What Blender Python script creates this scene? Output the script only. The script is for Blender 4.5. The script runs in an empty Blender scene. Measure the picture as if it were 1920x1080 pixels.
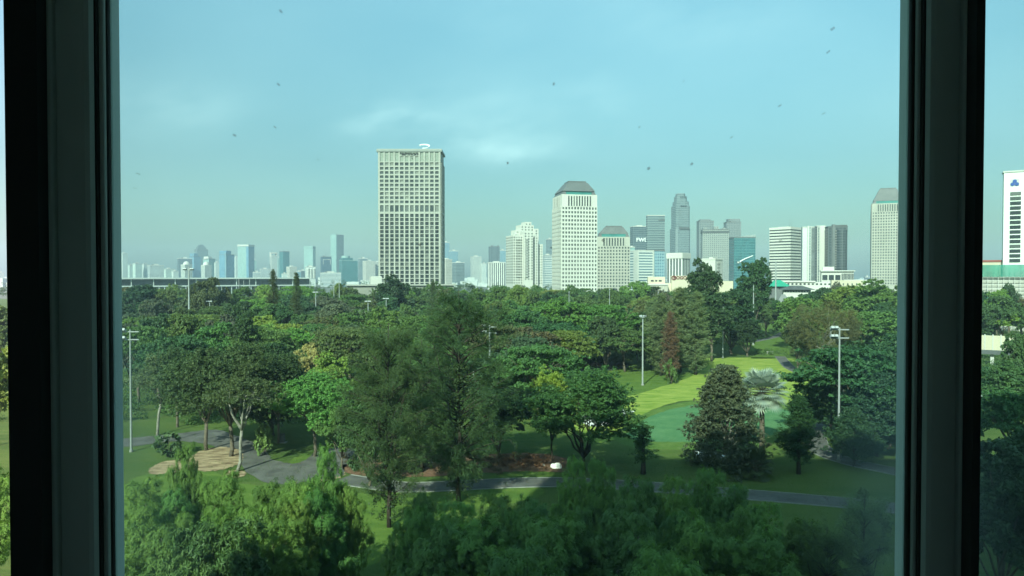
import bpy, math, random
import numpy as np
from mathutils import Vector, Matrix
R = math.radians
S = bpy.context.scene
COL = S.collection
# ------------------------------------------------------------------ camera
CAMH = 30.0; FPX = 1280.0; PITCH = R(1.0)
cam = bpy.data.cameras.new("camera"); cam.sensor_width = 36.0; cam.lens = 24.0
cam.clip_start = 0.05; cam.clip_end = 20000
camo = bpy.data.objects.new("camera", cam); COL.objects.link(camo)
camo.location = (0, 0, CAMH); camo.rotation_euler = (R(90) - PITCH, 0, 0)
S.camera = camo
# ------------------------------------------------------------------ sky, sun, exposure
SUN_EL, SUN_AZ = R(34), R(201)          # azimuth clockwise from +Y
W = bpy.data.worlds.new("World"); S.world = W; W.use_nodes = True
nt = W.node_tree; nt.nodes.clear()
def N(nt, t, **kw):
    n = nt.nodes.new(t)
    for k, v in kw.items(): setattr(n, k, v)
    return n
def M_(nt, op, a, b=None, c=None, clamp=False):
    n = nt.nodes.new('ShaderNodeMath'); n.operation = op; n.use_clamp = clamp
    for i, x in enumerate((a, b, c)):
        if x is None: continue
        if isinstance(x, (int, float)): n.inputs[i].default_value = x
        else: nt.links.new(x, n.inputs[i])
    return n.outputs[0]
def MIX(nt, fac, a, b, mode='MIX'):
    n = nt.nodes.new('ShaderNodeMix'); n.data_type = 'RGBA'; n.blend_type = mode
    for idx, x in ((0, fac), (6, a), (7, b)):
        if isinstance(x, (int, float)): n.inputs[idx].default_value = x
        elif isinstance(x, tuple): n.inputs[idx].default_value = (x + (1,))[:4]
        else: nt.links.new(x, n.inputs[idx])
    return n.outputs[2]
sky = N(nt, 'ShaderNodeTexSky', sky_type='NISHITA', sun_disc=False)
sky.sun_elevation = SUN_EL; sky.sun_rotation = SUN_AZ
sky.air_density = 1.3; sky.dust_density = 1.2; sky.ozone_density = 1.5
tc = N(nt, 'ShaderNodeTexCoord'); sp = N(nt, 'ShaderNodeSeparateXYZ')
nt.links.new(tc.outputs['Generated'], sp.inputs[0])
yy = M_(nt, 'MAXIMUM', sp.outputs[1], 0.05)
u = M_(nt, 'DIVIDE', sp.outputs[0], yy); v = M_(nt, 'DIVIDE', sp.outputs[2], yy)
cmb = N(nt, 'ShaderNodeCombineXYZ'); nt.links.new(M_(nt, 'MULTIPLY', M_(nt, 'ADD', u, M_(nt, 'MULTIPLY', v, -.8)), 7.0), cmb.inputs[0]); nt.links.new(M_(nt, 'MULTIPLY', v, 14.0), cmb.inputs[1])
nz = N(nt, 'ShaderNodeTexNoise'); nz.inputs['Scale'].default_value = 1.0; nz.inputs['Detail'].default_value = 6; nz.inputs['Roughness'].default_value = .55
nt.links.new(cmb.outputs[0], nz.inputs['Vector'])
cm2 = N(nt, 'ShaderNodeCombineXYZ'); nt.links.new(M_(nt, 'MULTIPLY', u, 1.6), cm2.inputs[0]); nt.links.new(M_(nt, 'MULTIPLY', v, 3.2), cm2.inputs[1])
nz2 = N(nt, 'ShaderNodeTexNoise'); nz2.inputs['Scale'].default_value = 1.0; nz2.inputs['Detail'].default_value = 3
nt.links.new(cm2.outputs[0], nz2.inputs['Vector'])
tot = None
for (px, py, sx, sy, a) in ((740, 212, 62, 22, .8), (965, 283, 95, 26, .9), (880, 230, 200, 70, .5), (330, 200, 140, 55, .4), (1300, 40, 190, 50, .3), (690, 238, 60, 15, .5), (1120, 190, 60, 60, .25), (930, 40, 60, 60, .2)):
    e = M_(nt, 'ADD', M_(nt, 'POWER', M_(nt, 'ABSOLUTE', M_(nt, 'MULTIPLY', M_(nt, 'SUBTRACT', u, (px-960)/FPX), FPX/sx)), 2.0),
           M_(nt, 'POWER', M_(nt, 'ABSOLUTE', M_(nt, 'MULTIPLY', M_(nt, 'SUBTRACT', v, (518-py)/FPX), FPX/sy)), 2.0))
    g = M_(nt, 'MULTIPLY', M_(nt, 'EXPONENT', M_(nt, 'MULTIPLY', e, -1.0)), a)
    tot = g if tot is None else M_(nt, 'ADD', tot, g)
cl = M_(nt, 'MULTIPLY', tot, M_(nt, 'SMOOTH_MIN', M_(nt, 'MAXIMUM', M_(nt, 'MULTIPLY', M_(nt, 'SUBTRACT', nz.outputs[0], .36), 3.2), 0.0), 1.0, .2))
veil = M_(nt, 'MULTIPLY', M_(nt, 'MAXIMUM', M_(nt, 'SUBTRACT', nz2.outputs[0], .42), 0.0), 1.0)
SKYTINT = (0.86, 1.02, 0.90)
c0 = MIX(nt, 1.0, sky.outputs[0], SKYTINT, 'MULTIPLY')
ramp = N(nt, 'ShaderNodeValToRGB'); nt.links.new(M_(nt, 'ADD', sp.outputs[2], .1), ramp.inputs[0])
ramp.color_ramp.elements[0].position = .08; ramp.color_ramp.elements[0].color = (0.32, .34, .40, 1)
ramp.color_ramp.elements[1].position = .5; ramp.color_ramp.elements[1].color = (.97, .96, .95, 1)
q_ = ramp.color_ramp.elements.new(.26); q_.color = (.49, .505, .565, 1)
c0 = MIX(nt, 1.0, c0, ramp.outputs[0], 'MULTIPLY')
cloudf = M_(nt, 'MULTIPLY', M_(nt, 'ADD', M_(nt, 'MULTIPLY', cl, .42), M_(nt, 'MULTIPLY', veil, .35)), 1.0, clamp=True)
c1 = MIX(nt, cloudf, c0, (5.6, 6.6, 6.8))
bg = N(nt, 'ShaderNodeBackground'); bg.inputs[1].default_value = 0.108
nt.links.new(c1, bg.inputs[0])
wo = N(nt, 'ShaderNodeOutputWorld'); nt.links.new(bg.outputs[0], wo.inputs[0])
sl = bpy.data.lights.new("sun", 'SUN'); sl.energy = 3.9; sl.angle = R(0.53); sl.color = (1.0, 0.93, 0.80)
so = bpy.data.objects.new("sun", sl); COL.objects.link(so)
sun_dir = Vector((math.sin(SUN_AZ)*math.cos(SUN_EL), math.cos(SUN_AZ)*math.cos(SUN_EL), math.sin(SUN_EL)))
so.rotation_euler = (-sun_dir).to_track_quat('-Z', 'Y').to_euler(); so.location = sun_dir*300
S.view_settings.view_transform = 'Standard'; S.view_settings.look = 'None'
S.view_settings.gamma = 1; S.view_settings.use_curve_mapping = False
S.view_settings.exposure = 1.42
S.cycles.max_bounces = 6; S.cycles.diffuse_bounces = 3; S.cycles.glossy_bounces = 2
S.cycles.transmission_bounces = 4; S.cycles.transparent_max_bounces = 8; S.cycles.volume_bounces = 0
S.cycles.sample_clamp_indirect = 4.0
# ------------------------------------------------------------------ pixel helpers (photo is 1920x1080)
def ray(px, py):
    a = (px-960)/FPX; b = (540-py)/FPX
    return Vector((a, math.cos(PITCH)+b*math.sin(PITCH), -math.sin(PITCH)+b*math.cos(PITCH)))
def G(px, py, z=0.0):
    r = ray(px, py); t = (z-CAMH)/r.z
    return (r.x*t, r.y*t)
def P(px, py, d):
    r = ray(px, py); t = d/r.y
    return Vector((r.x*t, d, CAMH+r.z*t))
def X(px, d): return (px-960)/FPX*d
def Z(py, d): return P(960, py, d).z
# ------------------------------------------------------------------ materials
def newmat(name):
    m = bpy.data.materials.new(name); m.use_nodes = True
    b = m.node_tree.nodes['Principled BSDF']
    return m, m.node_tree, b
def paint(name, col, rough=.7, var=.12, scale=.3, metal=0.0, spec=.3, streak=False):
    m, t, b = newmat(name)
    tcn = N(t, 'ShaderNodeTexCoord'); nn = N(t, 'ShaderNodeTexNoise')
    nn.inputs['Scale'].default_value = scale; nn.inputs['Detail'].default_value = 5
    if streak:
        mp = N(t, 'ShaderNodeMapping'); mp.inputs['Scale'].default_value = (1, 1, .12)
        t.links.new(tcn.outputs['Object'], mp.inputs[0]); t.links.new(mp.outputs[0], nn.inputs['Vector'])
    else: t.links.new(tcn.outputs['Object'], nn.inputs['Vector'])
    f = M_(t, 'MULTIPLY', M_(t, 'SUBTRACT', nn.outputs[0], .25), 2.0, clamp=True)
    lo = tuple(c*(1-var*1.4) for c in col); hi = tuple(min(1, c*(1+var*.6)) for c in col)
    t.links.new(MIX(t, f, lo, hi), b.inputs['Base Color'])
    b.inputs['Roughness'].default_value = rough; b.inputs['Metallic'].default_value = metal
    b.inputs['Specular IOR Level'].default_value = spec
    return m
def facade(name, wall, glass, ph=3.5, fh=.45, pv=3.0, fv=.35, rg=.3, wrough=.7):
    """tower skin: glazing where fract(z/ph)>fh and fract((x+y)/pv)>fv, with pane to pane variation"""
    m, t, b = newmat(name)
    tcn = N(t, 'ShaderNodeTexCoord'); s = N(t, 'ShaderNodeSeparateXYZ'); t.links.new(tcn.outputs['Object'], s.inputs[0])
    zz = M_(t, 'DIVIDE', s.outputs[2], ph); hh = M_(t, 'DIVIDE', M_(t, 'ADD', s.outputs[0], s.outputs[1]), pv)
    g = M_(t, 'MULTIPLY', M_(t, 'GREATER_THAN', M_(t, 'FRACT', zz), fh), M_(t, 'GREATER_THAN', M_(t, 'FRACT', M_(t, 'ADD', hh, 500)), fv))
    cb = N(t, 'ShaderNodeCombineXYZ'); t.links.new(M_(t, 'FLOOR', zz), cb.inputs[0]); t.links.new(M_(t, 'FLOOR', M_(t, 'ADD', hh, .5)), cb.inputs[1])
    wn = N(t, 'ShaderNodeTexWhiteNoise'); wn.noise_dimensions = '2D'; t.links.new(cb.outputs[0], wn.inputs['Vector'])
    gl = MIX(t, wn.outputs[0], tuple(c*.72 for c in glass), tuple(c*1.25 for c in glass))
    nn = N(t, 'ShaderNodeTexNoise'); nn.inputs['Scale'].default_value = .04; t.links.new(tcn.outputs['Object'], nn.inputs['Vector'])
    wl = MIX(t, nn.outputs[0], tuple(c*.86 for c in wall), tuple(min(1, c*1.1) for c in wall))
    t.links.new(MIX(t, g, wl, gl), b.inputs['Base Color'])
    t.links.new(M_(t, 'ADD', M_(t, 'MULTIPLY', g, rg-wrough), wrough), b.inputs['Roughness'])
    b.inputs['Specular IOR Level'].default_value = .5
    return m
def leafmat(name, trans=.3, rough=.55, spec=.25, var=.5, vscale=.55):
    """foliage: the object's own colour, varied from clump to clump and from leaf to leaf in hue"""
    m, t, b = newmat(name)
    oi = N(t, 'ShaderNodeObjectInfo'); ge = N(t, 'ShaderNodeNewGeometry'); tcn = N(t, 'ShaderNodeTexCoord')
    nn = N(t, 'ShaderNodeTexNoise'); nn.inputs['Scale'].default_value = vscale; nn.inputs['Detail'].default_value = 3
    t.links.new(tcn.outputs['Object'], nn.inputs['Vector'])
    a = MIX(t, 1.0, oi.outputs['Color'], (1+var*.6, 1+var*.45, 1-var*.1), 'MULTIPLY')
    d = MIX(t, 1.0, oi.outputs['Color'], (1-var*.45, 1-var*.3, 1-var*.2), 'MULTIPLY')
    c = MIX(t, M_(t, 'MULTIPLY', M_(t, 'SUBTRACT', nn.outputs[0], .28), 2.3, clamp=True), d, a)
    c = MIX(t, M_(t, 'MULTIPLY', ge.outputs['Random Per Island'], .6), c, MIX(t, 1.0, c, (1.5, 1.35, 1.0), 'MULTIPLY'))
    hs = N(t, 'ShaderNodeHueSaturation'); hs.inputs['Saturation'].default_value = .92
    t.links.new(M_(t, 'ADD', .9, M_(t, 'MULTIPLY', oi.outputs['Random'], .2)), hs.inputs['Value'])
    t.links.new(M_(t, 'ADD', .485, M_(t, 'MULTIPLY', oi.outputs['Random'], .03)), hs.inputs['Hue'])
    t.links.new(c, hs.inputs['Color'])
    t.links.new(hs.outputs[0], b.inputs['Base Color'])
    b.inputs['Roughness'].default_value = rough; b.inputs['Specular IOR Level'].default_value = spec
    tr = N(t, 'ShaderNodeBsdfTranslucent')
    t.links.new(MIX(t, 1.0, hs.outputs[0], (1.25, 1.3, .6), 'MULTIPLY'), tr.inputs[0])
    ms = N(t, 'ShaderNodeMixShader'); ms.inputs[0].default_value = trans
    t.links.new(b.outputs[0], ms.inputs[1]); t.links.new(tr.outputs[0], ms.inputs[2])
    t.links.new(ms.outputs[0], t.nodes['Material Output'].inputs[0])
    return m
# ------------------------------------------------------------------ mesh builder
class MB:
    def __init__(s): s.V = []; s.F = []; s.n = 0
    def add(s, v, f):
        v = np.asarray(v, dtype=np.float32).reshape(-1, 3)
        if isinstance(f, np.ndarray): s.F.append(f.astype(np.int32)+s.n)
        else:
            by = {}
            for q in f: by.setdefault(len(q), []).append(q)
            for k, q in by.items(): s.F.append(np.asarray(q, dtype=np.int32)+s.n)
        s.V.append(v); s.n += len(v); return s
    def box(s, x0, x1, y0, y1, z0, z1):
        return s.add([(x0,y0,z0),(x1,y0,z0),(x1,y1,z0),(x0,y1,z0),(x0,y0,z1),(x1,y0,z1),(x1,y1,z1),(x0,y1,z1)],
            [(0,3,2,1),(4,5,6,7),(0,1,5,4),(1,2,6,5),(2,3,7,6),(3,0,4,7)])
    def frustum(s, a, b, z0, z1):
        (x0,x1,y0,y1) = a; (p0,p1,q0,q1) = b
        return s.add([(x0,y0,z0),(x1,y0,z0),(x1,y1,z0),(x0,y1,z0),(p0,q0,z1),(p1,q0,z1),(p1,q1,z1),(p0,q1,z1)],
            [(0,3,2,1),(4,5,6,7),(0,1,5,4),(1,2,6,5),(2,3,7,6),(3,0,4,7)])
    def prism(s, poly, z0, z1):
        n = len(poly)
        v = [(p[0],p[1],z0) for p in poly]+[(p[0],p[1],z1) for p in poly]
        return s.add(v, [tuple(range(n))[::-1], tuple(range(n, 2*n))]+[(i,(i+1)%n,(i+1)%n+n,i+n) for i in range(n)])
    def cyl(s, x, y, r, z0, z1, n=16, r1=None):
        r1 = r if r1 is None else r1
        a = [2*math.pi*i/n for i in range(n)]
        v = [(x+r*math.cos(t), y+r*math.sin(t), z0) for t in a]+[(x+r1*math.cos(t), y+r1*math.sin(t), z1) for t in a]
        return s.add(v, [tuple(range(n))[::-1], tuple(range(n, 2*n))]+[(i,(i+1)%n,(i+1)%n+n,i+n) for i in range(n)])
    def dome(s, x, y, r, z, h, n=16, k=5):
        v = []; f = []
        for j in range(k+1):
            a = math.pi/2*j/k*.985
            for i in range(n):
                t = 2*math.pi*i/n; v.append((x+r*math.cos(a)*math.cos(t), y+r*math.cos(a)*math.sin(t), z+h*math.sin(a)))
        for j in range(k):
            for i in range(n): f.append((j*n+i, j*n+(i+1)%n, (j+1)*n+(i+1)%n, (j+1)*n+i))
        return s.add(v, f)
    def tube(s, pts, rad, n=6):
        pts = [Vector(p) for p in pts]; k = len(pts)
        if not hasattr(rad, '__len__'): rad = [rad]*k
        v = []
        for i, p in enumerate(pts):
            t = (pts[min(i+1, k-1)]-pts[max(i-1, 0)]).normalized()
            a = t.cross(Vector((0.3, 1, .1))) if abs(t.z) > .8 else t.cross(Vector((0, 0, 1)))
            a.normalize(); b = t.cross(a)
            for j in range(n):
                w = 2*math.pi*j/n; v.append(p+(a*math.cos(w)+b*math.sin(w))*rad[i])
        f = [(i*n+j, i*n+(j+1)%n, (i+1)*n+(j+1)%n, (i+1)*n+j) for i in range(k-1) for j in range(n)]
        f += [tuple(range(n))[::-1], tuple(range((k-1)*n, k*n))]
        return s.add([tuple(p) for p in v], f)
    def mesh(s, name, mat, smooth=False):
        me = bpy.data.meshes.new(name)
        V = np.concatenate(s.V).astype(np.float32)
        ls = []; tot = []
        for f in s.F: ls.append(f.reshape(-1)); tot.append(np.full(len(f), f.shape[1], np.int32))
        L = np.concatenate(ls); T = np.concatenate(tot); St = np.concatenate(([0], np.cumsum(T)[:-1])).astype(np.int32)
        me.vertices.add(len(V)); me.vertices.foreach_set('co', V.reshape(-1))
        me.loops.add(len(L)); me.loops.foreach_set('vertex_index', L)
        me.polygons.add(len(T)); me.polygons.foreach_set('loop_start', St); me.polygons.foreach_set('loop_total', T)
        me.polygons.foreach_set('use_smooth', np.full(len(T), smooth, dtype=bool))
        me.update(calc_edges=True); me.validate()
        me.materials.append(mat)
        return me
    def build(s, name, mat, parent=None, smooth=False, loc=None):
        return link(name, s.mesh(name, mat, smooth), parent, loc)
def link(name, me, parent=None, loc=None):
    o = bpy.data.objects.new(name, me); COL.objects.link(o)
    if parent is not None: o.parent = parent
    if loc is not None: o.location = loc
    return o
def tag(o, label=None, cat=None, group=None, kind=None):
    if label: o['label'] = label
    if cat: o['category'] = cat
    if group: o['group'] = group
    if kind: o['kind'] = kind
    return o
def thing(name, label, cat, loc=(0,0,0), rz=0.0, group=None):
    o = bpy.data.objects.new(name, None); COL.objects.link(o)
    o.location = loc; o.rotation_euler = (0, 0, rz); o.empty_display_size = .5
    return tag(o, label, cat, group)
def sheet(name, poly, z, mat, label=None):
    mb = MB(); mb.add([(p[0], p[1], z) for p in poly], [tuple(range(len(poly)))])
    return tag(mb.build(name, mat), label, None, None, 'structure')
def smoothline(pts, k=6):
    out = []
    n = len(pts)
    for i in range(n-1):
        p0, p1, p2, p3 = pts[max(i-1,0)], pts[i], pts[i+1], pts[min(i+2,n-1)]
        for j in range(k):
            t = j/k
            out.append(tuple(.5*((2*p1[a])+(-p0[a]+p2[a])*t+(2*p0[a]-5*p1[a]+4*p2[a]-p3[a])*t*t+(-p0[a]+3*p1[a]-3*p2[a]+p3[a])*t**3) for a in (0,1)))
    out.append(tuple(pts[-1])); return out
def ribbon_mb(line, w0, w1, z0, z1):
    """strip between offsets w0..w1 of a centre line, solid from z0 to z1"""
    mb = MB(); v = []; k = len(line)
    for i, p in enumerate(line):
        a = line[max(i-1,0)]; b = line[min(i+1,k-1)]
        dx, dy = b[0]-a[0], b[1]-a[1]; l = math.hypot(dx, dy) or 1; nx, ny = dy/l, -dx/l
        for w in (w0, w1):
            for z in (z0, z1): v.append((p[0]+nx*w, p[1]+ny*w, z))
    f = []
    for i in range(k-1):
        a = i*4; b = a+4
        f += [(a+1,a+3,b+3,b+1),(a,a+1,b+1,b),(a+2,b+2,b+3,a+3)]
    return mb.add(v, f)
# ================================================================== the ground
def ground_mat():
    m, t, b = newmat('grass_ground')
    tcn = N(t, 'ShaderNodeTexCoord')
    def nse(sc, det=4, vec=None):
        n = N(t, 'ShaderNodeTexNoise'); n.inputs['Scale'].default_value = sc; n.inputs['Detail'].default_value = det
        t.links.new(vec if vec else tcn.outputs['Object'], n.inputs['Vector']); return n.outputs[0]
    mp = N(t, 'ShaderNodeMapping'); mp.inputs['Rotation'].default_value = (0, 0, R(-28)); mp.inputs['Scale'].default_value = (.35, 2.2, 1)
    t.links.new(tcn.outputs['Object'], mp.inputs[0])
    big = M_(t, 'MULTIPLY', M_(t, 'SUBTRACT', nse(.045), .35), 3.2, clamp=True)
    strk = M_(t, 'MULTIPLY', M_(t, 'SUBTRACT', nse(.35, 5, mp.outputs[0]), .38), 3.5, clamp=True)
    fine = nse(2.5, 6)
    c = MIX(t, big, (.05, .095, .022), (.10, .15, .032))
    c = MIX(t, M_(t, 'MULTIPLY', strk, .45), c, (.14, .16, .05))
    c = MIX(t, M_(t, 'MULTIPLY', M_(t, 'SUBTRACT', fine, .45), 1.2, clamp=True), c, (.02, .05, .008))
    t.links.new(c, b.inputs['Base Color']); b.inputs['Roughness'].default_value = .9; b.inputs['Specular IOR Level'].default_value = .1
    bp = N(t, 'ShaderNodeBump'); bp.inputs['Strength'].default_value = .6; bp.inputs['Distance'].default_value = .25
    t.links.new(nse(6, 4), bp.inputs['Height']); t.links.new(bp.outputs[0], b.inputs['Normal'])
    return m
def soil(name, a, b_, sc=1.2, rough=.95, bump=.15, streak=None):
    m, t, b = newmat(name); tcn = N(t, 'ShaderNodeTexCoord'); src = tcn.outputs['Object']
    if streak:
        mp = N(t, 'ShaderNodeMapping'); mp.inputs['Rotation'].default_value = (0, 0, R(streak)); mp.inputs['Scale'].default_value = (.55, 1.5, 1)
        t.links.new(src, mp.inputs[0]); src = mp.outputs[0]
    n = N(t, 'ShaderNodeTexNoise'); n.inputs['Scale'].default_value = sc; n.inputs['Detail'].default_value = 7; n.inputs['Roughness'].default_value = .65
    t.links.new(src, n.inputs['Vector'])
    t.links.new(MIX(t, M_(t, 'MULTIPLY', M_(t, 'SUBTRACT', n.outputs[0], .32), 2.8, clamp=True), a, b_), b.inputs['Base Color'])
    b.inputs['Roughness'].default_value = rough; b.inputs['Specular IOR Level'].default_value = .15
    n2 = N(t, 'ShaderNodeTexNoise'); n2.inputs['Scale'].default_value = 5; n2.inputs['Detail'].default_value = 5; t.links.new(tcn.outputs['Object'], n2.inputs['Vector'])
    bp = N(t, 'ShaderNodeBump'); bp.inputs['Strength'].default_value = .5; bp.inputs['Distance'].default_value = bump
    t.links.new(n2.outputs[0], bp.inputs['Height']); t.links.new(bp.outputs[0], b.inputs['Normal'])
    return m
gm = ground_mat()
ASPH = soil('asphalt', (.075, .073, .067), (.155, .15, .137), .4, .85, .02)
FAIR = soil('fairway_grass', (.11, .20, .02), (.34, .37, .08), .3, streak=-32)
GREENM = soil('putting_green_grass', (.055, .15, .06), (.11, .22, .09), .3, bump=.04)
COLLAR = soil('collar_grass', (.06, .12, .02), (.13, .19, .045), .5)
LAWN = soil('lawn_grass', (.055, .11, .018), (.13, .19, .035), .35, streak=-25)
MULCH = soil('mulch', (.12, .07, .04), (.50, .38, .23), .8, streak=20)
SOILM = soil('red_soil', (.10, .055, .035), (.24, .13, .08), 1.5)
SAND = soil('white_sand', (.62, .60, .54), (.8, .78, .72), 1.5)
KERB = paint('kerb_concrete', (.27, .27, .24), .85, .2, 1.5)
CITY = soil('city_ground', (.10, .11, .08), (.2, .2, .17), .05)
E = 5400
sheet('ground', [(-E,-E),(E,-E),(E,E),(-E,E)], 0.0, gm)
def gpoly(pts, k=9, jit=.22):
    q = [G(*p) for p in pts]; rj = random.Random(len(pts)+int(pts[0][0]))
    return [(x+rj.uniform(-jit, jit), y+rj.uniform(-jit, jit)*1.4) for (x, y) in smoothline(q+[q[0]], k)[:-1]]
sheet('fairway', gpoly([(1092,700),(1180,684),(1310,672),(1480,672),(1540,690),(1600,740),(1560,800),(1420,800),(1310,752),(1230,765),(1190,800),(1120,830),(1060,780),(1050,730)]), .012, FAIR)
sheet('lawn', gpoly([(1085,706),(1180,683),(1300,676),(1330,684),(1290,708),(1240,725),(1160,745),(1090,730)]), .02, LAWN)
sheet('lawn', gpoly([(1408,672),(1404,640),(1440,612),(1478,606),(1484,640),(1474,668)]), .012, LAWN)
sheet('green_collar', gpoly([(1150,822),(1180,790),(1240,764),(1330,750),(1460,756),(1530,778),(1500,812),(1420,836),(1290,844),(1190,840)]), .024, COLLAR)
sheet('putting_green', gpoly([(1172,818),(1196,793),(1250,770),(1330,757),(1440,762),(1505,782),(1475,808),(1400,824),(1290,829),(1200,826)]), .036, GREENM)
for pts in ([(1085,790),(1100,775),(1135,772),(1165,768),(1188,772),(1170,782),(1150,795),(1110,800)], [(1300,846),(1330,846),(1372,858),(1350,868),(1312,862)]):
    sheet('sand_bunker', gpoly(pts), .048, SAND)
sheet('lawn', gpoly([(640,925),(760,925),(1000,915),(1000,935),(860,960),(780,985),(740,1015),(700,1060),(640,1060),(600,1000)]), .012, LAWN)
sheet('lawn', gpoly([(240,900),(300,885),(380,880),(450,905),(520,915),(560,935),(420,960),(240,960)]), .012, LAWN)
sheet('lawn', gpoly([(540,865),(590,842),(650,830),(650,850),(600,860),(560,872)]), .012, LAWN)
sheet('lawn', gpoly([(920,892),(1000,884),(1070,884),(1075,893),(1000,898),(920,902)]), .012, LAWN)
# paths with kerbs
def path(pts, width, z=.05, kerb=True):
    line = smoothline([G(*p) for p in pts], 8)
    tag(ribbon_mb(line, -width/2, width/2, -.3, z).build('path', ASPH), None, None, None, 'structure')
    if kerb:
        for s in (-1, 1):
            tag(ribbon_mb(line, s*(width/2+.06)-.06, s*(width/2+.06)+.06, -.3, z+.07).build('kerb', KERB), None, None, None, 'structure')
path([(1760,965),(1640,949),(1500,936),(1350,924),(1200,912),(1060,905),(960,906),(860,911),(760,914),(690,906),(640,898)], 4.3)
sheet('car_park', gpoly([(100,838),(240,822),(335,813),(400,806),(446,818),(490,838),(512,862),(560,868),(598,846),(650,838),(668,850),(650,872),(640,892),(590,900),(530,909),(478,896),(440,862),(400,836),(330,828),(240,838),(100,852)], 9), .05, ASPH)
path([(1760,905),(1680,885),(1600,868),(1545,848),(1527,822),(1545,800),(1600,790),(1700,786)], 4.0)
path([(1560,716),(1510,702),(1482,690),(1470,678),(1462,668)], 3.4)
path([(1400,642),(1430,637),(1462,628),(1478,612),(1476,602)], 3.4)
sheet('mulch_bed', gpoly([(352,864),(372,848),(410,838),(448,845),(455,862),(430,878),(390,884),(360,878)]), .07, MULCH)
sheet('mulch_bed', gpoly([(276,884),(300,868),(345,862),(352,880),(320,888),(290,890)]), .07, MULCH)
sheet('mulch_bed', gpoly([(418,893),(430,882),(452,884),(462,890),(440,898)]), .07, MULCH)
sheet('mulch_bed', gpoly([(590,895),(620,884),(650,880),(640,895),(605,902)]), .03, MULCH)
sheet('soil_bed', gpoly([(640,872),(760,856),(900,852),(1000,850),(1062,860),(1060,884),(980,884),(900,888),(760,895),(660,890)]), .05, SOILM)
bed = gpoly([(1074,692),(1090,681),(1130,677),(1168,680),(1178,687),(1150,694),(1105,697)], 9, 0)
sheet('soil_bed', bed, .06, soil('dark_soil', (.035, .028, .02), (.09, .065, .04)))
tag(ribbon_mb(bed+[bed[0]], -.1, .3, -.2, .35).build('bed_kerb', paint('dark_kerb', (.06, .06, .055))), None, None, None, 'structure')
0 and sheet('soil_bed', gpoly([(1290,672),(1400,664),(1470,660),(1475,672),(1400,674),(1300,678)]), .05, SOILM)
sheet('car_park', gpoly([(1800,738),(1900,724),(2050,720),(2050,745),(1900,750)]), .05, soil('pale_concrete', (.3,.31,.3), (.42,.43,.41), .3))
sheet('city_ground', [(-E+20,900),(E-20,900),(E-20,E-20),(-E+20,E-20)], .05, CITY)
# ================================================================== the hotel we look out of
HW = paint('hotel_render', (.30, .31, .29), .85, .15, .2)
ROOM = paint('room_paint', (.85, .83, .79), .9, .05)
BLACKF = paint('black_frame', (.03, .034, .034), .5, .2, 3)
FRAME = paint('grey_green_frame', (.50, .56, .52), .5, .22, 4, spec=.45, streak=True)
FRAMEO = paint('outer_frame', (.55, .60, .57), .6, .18, 6, streak=True)
RUB = paint('rubber_seal', (.02, .024, .023), .7, .1)
CARP = paint('carpet', (.5, .46, .42), .95, .2, 3)
hotel = thing('hotel_building', 'shaded block around the viewpoint, only its black window piers showing', 'building', (0, 0, 0))
GLY = 1.0
mb = MB()
mb.box(-33, 60, -22, -1.5, 0, 80); mb.box(-33, 60, -1.5, 1.1, 0, 28.4); mb.box(-33, 60, -1.5, 1.1, 31.5, 80)
mb.box(-33, -2.7, -1.5, 1.1, 28.4, 31.5); mb.box(2.7, 60, -1.5, 1.1, 28.4, 31.5)
mb.build('wall', HW, hotel)
mb = MB(); mb.box(-2.7, 2.7, .86, 1.1, 28.4, 29.25); mb.box(-2.7, 2.7, .86, 1.1, 31.0, 31.5)
mb.box(-2.7, -1.45, .86, 1.1, 29.25, 31.0); mb.box(1.75, 2.7, .86, 1.1, 29.25, 31.0); mb.build('wall', HW, hotel)
mb = MB(); mb.box(-2.69, -2.66, -1.47, .86, 28.45, 31.45); mb.box(2.66, 2.69, -1.47, .86, 28.45, 31.45); mb.box(-2.66, 2.66, -1.49, -1.45, 28.45, 31.45)
mb.box(-2.66, 2.66, -1.45, .85, 31.40, 31.47); mb.build('room_wall', ROOM, hotel)
mb = MB(); mb.box(-2.66, 2.66, -1.45, .855, 28.42, 28.5); mb.build('room_floor', CARP, hotel)
mb = MB()
def fx(px, y): return (px-960)/FPX*y
ZB, ZT = 29.2, 31.05
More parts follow.
